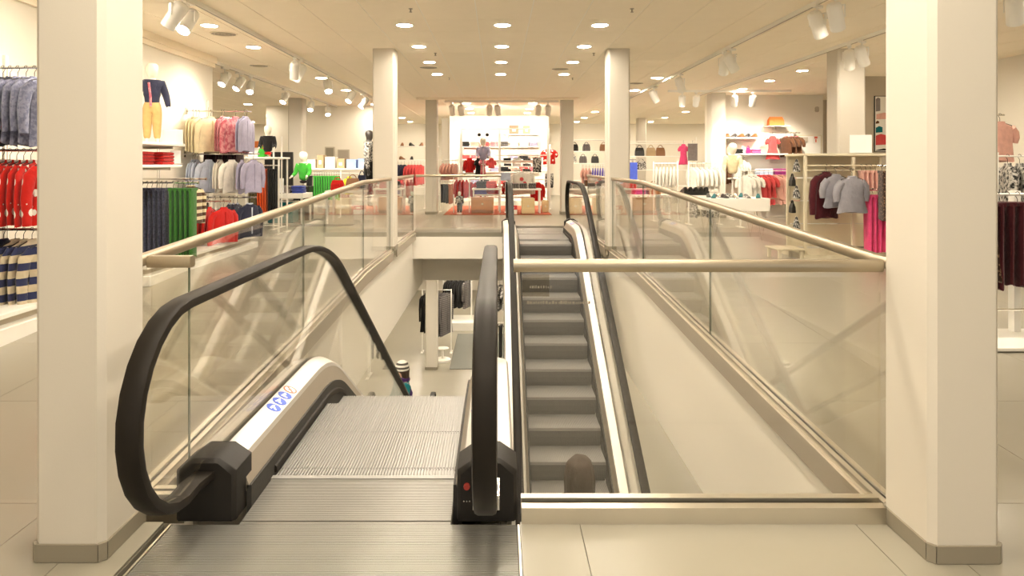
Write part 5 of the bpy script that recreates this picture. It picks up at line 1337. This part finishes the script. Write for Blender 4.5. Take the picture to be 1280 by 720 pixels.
# ------------------------------------------------------------------ rack at the right edge
zf_ = fz(4.9)
t = thing('clothes_rack', 'white T-shaped rack with maroon trousers beside the right column', 'clothes rack', (3.62, 4.9, zf_))
MB().bbox(-.22, .42, -.30, .25, -.004, .022, b=.004).build('base_plate', M_white, t); MB().box(-.03, .03, .14, .20, .022, 1.08).build('post', M_white, t); MB().box(.255, .305, .14, .20, .022, 1.08).build('post', M_white, t)
for x_ in (-.015, .283): MB().tube([(x_, .17, 1.06), (x_, 0, 1.06)], .008, 6).build('arm', M_white, t)
MB().tube([(-.25, 0, 1.06), (.75, 0, 1.06)], .0096, 8).build('bar', M_white, t); MB().tube([(-.2, 0, .22), (.36, 0, .22)], .008, 6).build('bar', M_chrome, t)
row('skirt', C_leo, (3.40, 4.9, zf_ + 1.078), (3.52, 4.9, zf_ + 1.078), 3, 80, 'leopard print skirt beside the maroon trousers', 'leopard skirts on the right rack', 1.4)
row('folded', C_maroon, (3.53, 4.9, zf_ + 1.078), (4.2, 4.9, zf_ + 1.078), 9, 78, 'maroon velvet trousers on the white T-shaped rack', 'maroon velvet trousers', .82)
posts('white wall rack with dark knitwear behind the maroon trousers', [(5.2, 7.0, fz(7), 1.5), (6.3, 7.0, fz(7), 1.5)], [((5.2, 7.0, 1.46), (6.3, 7.0, 1.46))])
row('shirt', C_bw, (5.25, 7.0, 1.478), (6.25, 7.0, 1.478), 8, 70, 'black and white knit top behind the maroon trousers', 'black and white knit tops', .95)
hang('tee', C_blush, (5.68, 7.6, 1.95), 10, 'blush and white top hung high on the chrome stand by the right wall', None, 1, 1.0)
posts('tall chrome stand with a blush top by the right wall', [(5.68, 7.72, Z1, 1.94)], [((5.63, 7.6, 1.932), (5.73, 7.6, 1.932)), ((5.63, 7.6, 1.932), (5.68, 7.72, 1.932))], cat='stand', name='garment_stand', mt=M_chrome)

# ------------------------------------------------------------------ lower storey
def lower_rack(x0, x1, y, zt, label, **k): return posts(label, [(x0, y, ZL, zt), (x1, y, ZL, zt)], [((x0, y, zt - .02), (x1, y, zt - .02))], **k)
t = thing('podium', 'low white podium under the dark jackets on the lower storey', 'podium', (-1.5, 19.6, ZL)); MB().bbox(0, 1.5, 0, 1.0, 0, .24, b=.01).build('podium_body', M_white, t); MB().box(.02, 1.48, .02, .98, .24, .252).build('podium_top', M_white, t)
posts('white frame rack with dark jackets on the lower storey podium', [(-1.62, 20.1, ZL + .253, -1.95), (-.78, 20.1, ZL + .253, -1.95)], [((-1.62, 20.1, -2.0), (-.78, 20.1, -2.0))], feet=False, r=.02)
row('coat', C_black, (-1.56, 20.1, -1.984), (-1.02, 20.1, -1.984), 4, 70, 'black jacket on the lower storey frame rack', 'black jackets on the lower rack', .98); hang('coat', C_greyscarf, (-.92, 20.1, -1.984), 70, 'grey and white checked jacket at the end of the lower rack', None, 1, .98)
lower_rack(-1.95, -1.2, 17.4, -1.85, 'white rack with dark coats behind the lower storey column')
row('coat', C_black, (-1.90, 17.4, -1.853), (-1.6, 17.4, -1.853), 3, 65, 'long black coat behind the lower storey column', 'long black coats below', 1.15)
row('coat', C_greyscarf, (-1.56, 17.4, -1.853), (-1.28, 17.4, -1.853), 3, 65, 'dark checked coat beside the lower storey column', 'dark checked coats below', 1.3)
t = thing('round_stool', 'small round white display base beside the lower storey column', 'display base', (-1.36, 16.6, ZL)); MB().lathe([(.2, 0), (.2, .05), (.17, .07)], 20).build('base_disc', M_white, t, True); MB().lathe([(.03, .07), (.03, .3), (.15, .31), (.15, .33)], 16).build('base_stem', M_white, t, True)
t = thing('rug', 'dark grey rug on the lower storey floor', 'rug', (-1.13, 15.95, ZL + .001)); MB().box(0, 1.6, 0, 3.3, 0, .008).build('rug_pile', M_grug, t); MB().box(-.012, 1.612, -.012, 3.312, 0, .006).build('rug_border', M_dark, t)
lower_rack(-.35, .7, 15.5, -1.3, 'white two-level rack seen between the escalators on the lower storey')
row('tee', C_bw, (-.27, 15.5, -1.303), (.62, 15.5, -1.303), 7, 75, 'black and white top on the lower two-level rack', 'printed tops on the lower rack', 1.3); 
posts('low white rack with black trousers on the lower storey', [(-.35, 15.3, ZL, -2.2), (.7, 15.3, ZL, -2.2)], [((-.35, 15.3, -2.22), (.7, 15.3, -2.22))]); row('folded', C_black, (-.3, 15.3, -2.204), (.65, 15.3, -2.204), 9, 70, 'black trousers low on the lower storey', 'black trousers below', 1.0)

# ------------------------------------------------------------------ people
def face(t, J, hair=None):
    j, s_ = J['jaw'], J['skull']; yf = s_[1] - s_[4] * 1.0
    MB().loft([[(-.010, yf + .01, s_[2] - .012), (.010, yf + .01, s_[2] - .012), (0, yf - .012, s_[2] - .030)], [(-.004, yf + .012, s_[2] + .02), (.004, yf + .012, s_[2] + .02), (0, yf + .004, s_[2] + .018)]]).build('nose', M_skin, t, True)
    for q in (-1, 1):
        MB().lathe([(.010, -.003), (.010, .003)], 10, (q * .030, yf + .014, s_[2] + .012), 'y').build('eye', M_dark, t)
        MB().lathe([(.012, -.006), (.022, 0), (.012, .006)], 10, (q * (s_[3] + .002), s_[1] + .005, s_[2] - .01), 'x').build('ear', M_skin, t, True)
    MB().box(-.022, .022, yf + .008, yf + .02, j[2] + .012, j[2] + .020).build('mouth', M_red, t)
def person(label, loc, yaw, h, top, bottom, arms, hair_len, cap=None):
    t = thing('person', label, 'person', loc, math.radians(yaw))
    J = skeleton(h, False, arms)
    link('body', from_joints(J, ALL, M_skin, 'body', fingers=h * .55), t)
    link('jacket', from_joints(J, TORSO, top, 'jacket', grow=.014, scale=1.06), t)
    link('trousers', from_joints(J, LEGS, bottom, 'trousers', grow=.010, scale=1.06), t)
    for q in 'lr':
        a, b = J['an' + q], J['toe' + q]
        link('shoe', skin_mesh('shoe', [(a[0], a[1], .075), (a[0], a[1] + .015, .05), (b[0], b[1], .042)], [(0, 1), (1, 2)], [.042, .045, .036], M_dark), t)
    s_, c_, n_ = J['skull'], J['crown'], J['neck']
    rings = []                     # hair: open at the face, falling behind to its length
    rx, ry = s_[3] * 1.22, s_[4] * 1.16
    for k, (zz, fx, fy, yo) in enumerate(((c_[2] + c_[3] * 1.15, .12, .12, .0), (c_[2] + c_[3] * .95, .52, .52, .0), (c_[2] + .01, .86, .84, .002), (s_[2] + .01, 1.0, .96, .008), (s_[2] - .05, 1.02, .80, .026), (n_[2] - .01, 1.0, .58, .045), (n_[2] - hair_len * .6, 1.08, .46, .060), (n_[2] - hair_len, .95, .34, .066))):
        ring = []
        for j in range(20):
            a_ = 2 * math.pi * j / 20; f_ = 1 + .07 * math.sin(5 * a_ + k * .7) + .03 * math.sin(9 * a_ - k)
            ring.append((rx * fx * math.cos(a_) * f_, s_[1] + yo + ry * fy * math.sin(a_) * f_, zz))
        rings.append(ring)
    MB().loft(rings).build('hair', M_hair, t, True)
    face(t, J)
    if cap:
        MB().lathe([(.112, -.05), (.116, -.02), (.108, .03), (.085, .07), (.05, .092), (.0, .10)], 20, (0, s_[1] + .004, s_[2] + .05)).build('knit_cap', cap, t, True)
    return t, J
C_cap = Fb('white and grey knit bands', (.72, .69, .62), (.12, .11, .10), 'stripes', .06)
C_scarf = Fb('dark purple wool', (.08, .03, .14))
p, J = person('person in a teal jacket, purple scarf and banded knit cap on the lower storey', (-1.56, 11.0, ZL), -60, 1.60, C_teal, C_navy, ((.10, .03), (.12, .03)), .02, C_cap)
n = J['neck']; MB().lathe([(.075, -.05), (.115, -.035), (.125, 0), (.11, .035), (.075, .045)], 18, (0, .005, n[2] - .01)).build('scarf', C_scarf, p, True)
MB().tube([(.12, .02, n[2] - .06), (.17, .05, n[2] - .20), (.16, .03, n[2] - .42)], [.05, .06, .045], 10).build('scarf_end', C_scarf, p, True)
C_coat = Fb('brown grey coat', (.20, .14, .09))
ly = 11.37 - 5.45
pz = Z1 + path_at(esc_path(3.68)[0], ly)
# stand on the step whose nosing lies just in front of the feet
best = None
for o in ESC_R.children:
    if o.name.startswith('step') and 0 <= o.location.y - ly < .40 and (best is None or o.location.y < best.location.y): best = o
ly = best.location.y - .19; pz = Z1 + best.location.z
p2, J2 = person('person with brown hair in a brown coat riding up the escalator', (.66, 11.37 - ly, pz + .002), 170, 1.79, C_coat, C_black, ((.05, .04), (.22, .05)), .16)

# ------------------------------------------------------------------ illegible notice on the near glass pane
t = thing('glass_notice', 'small translucent notice stuck on the near glass pane below the handrail', 'sticker', (.095, YN + .0235, .83))
gm = glass('notice film', (.80, .77, .71), .04)
MB().box(0, .105, -.0012, -.0002, .03, .115).build('notice_film', gm, t)
mk = MB(); rr = random.Random(3)
for (x0, x1, z) in ((.03, .115, .062), (.02, .26, .002)):
    x = x0
    while x < x1:
        w_ = rr.uniform(.003, .008); mk.box(x, x + w_, -.0016, -.0003, z, z + rr.uniform(.006, .011)); x += w_ + rr.uniform(.002, .006)
tag(mk.build('notice_lettering', M_skirt, t), kind='stuff')
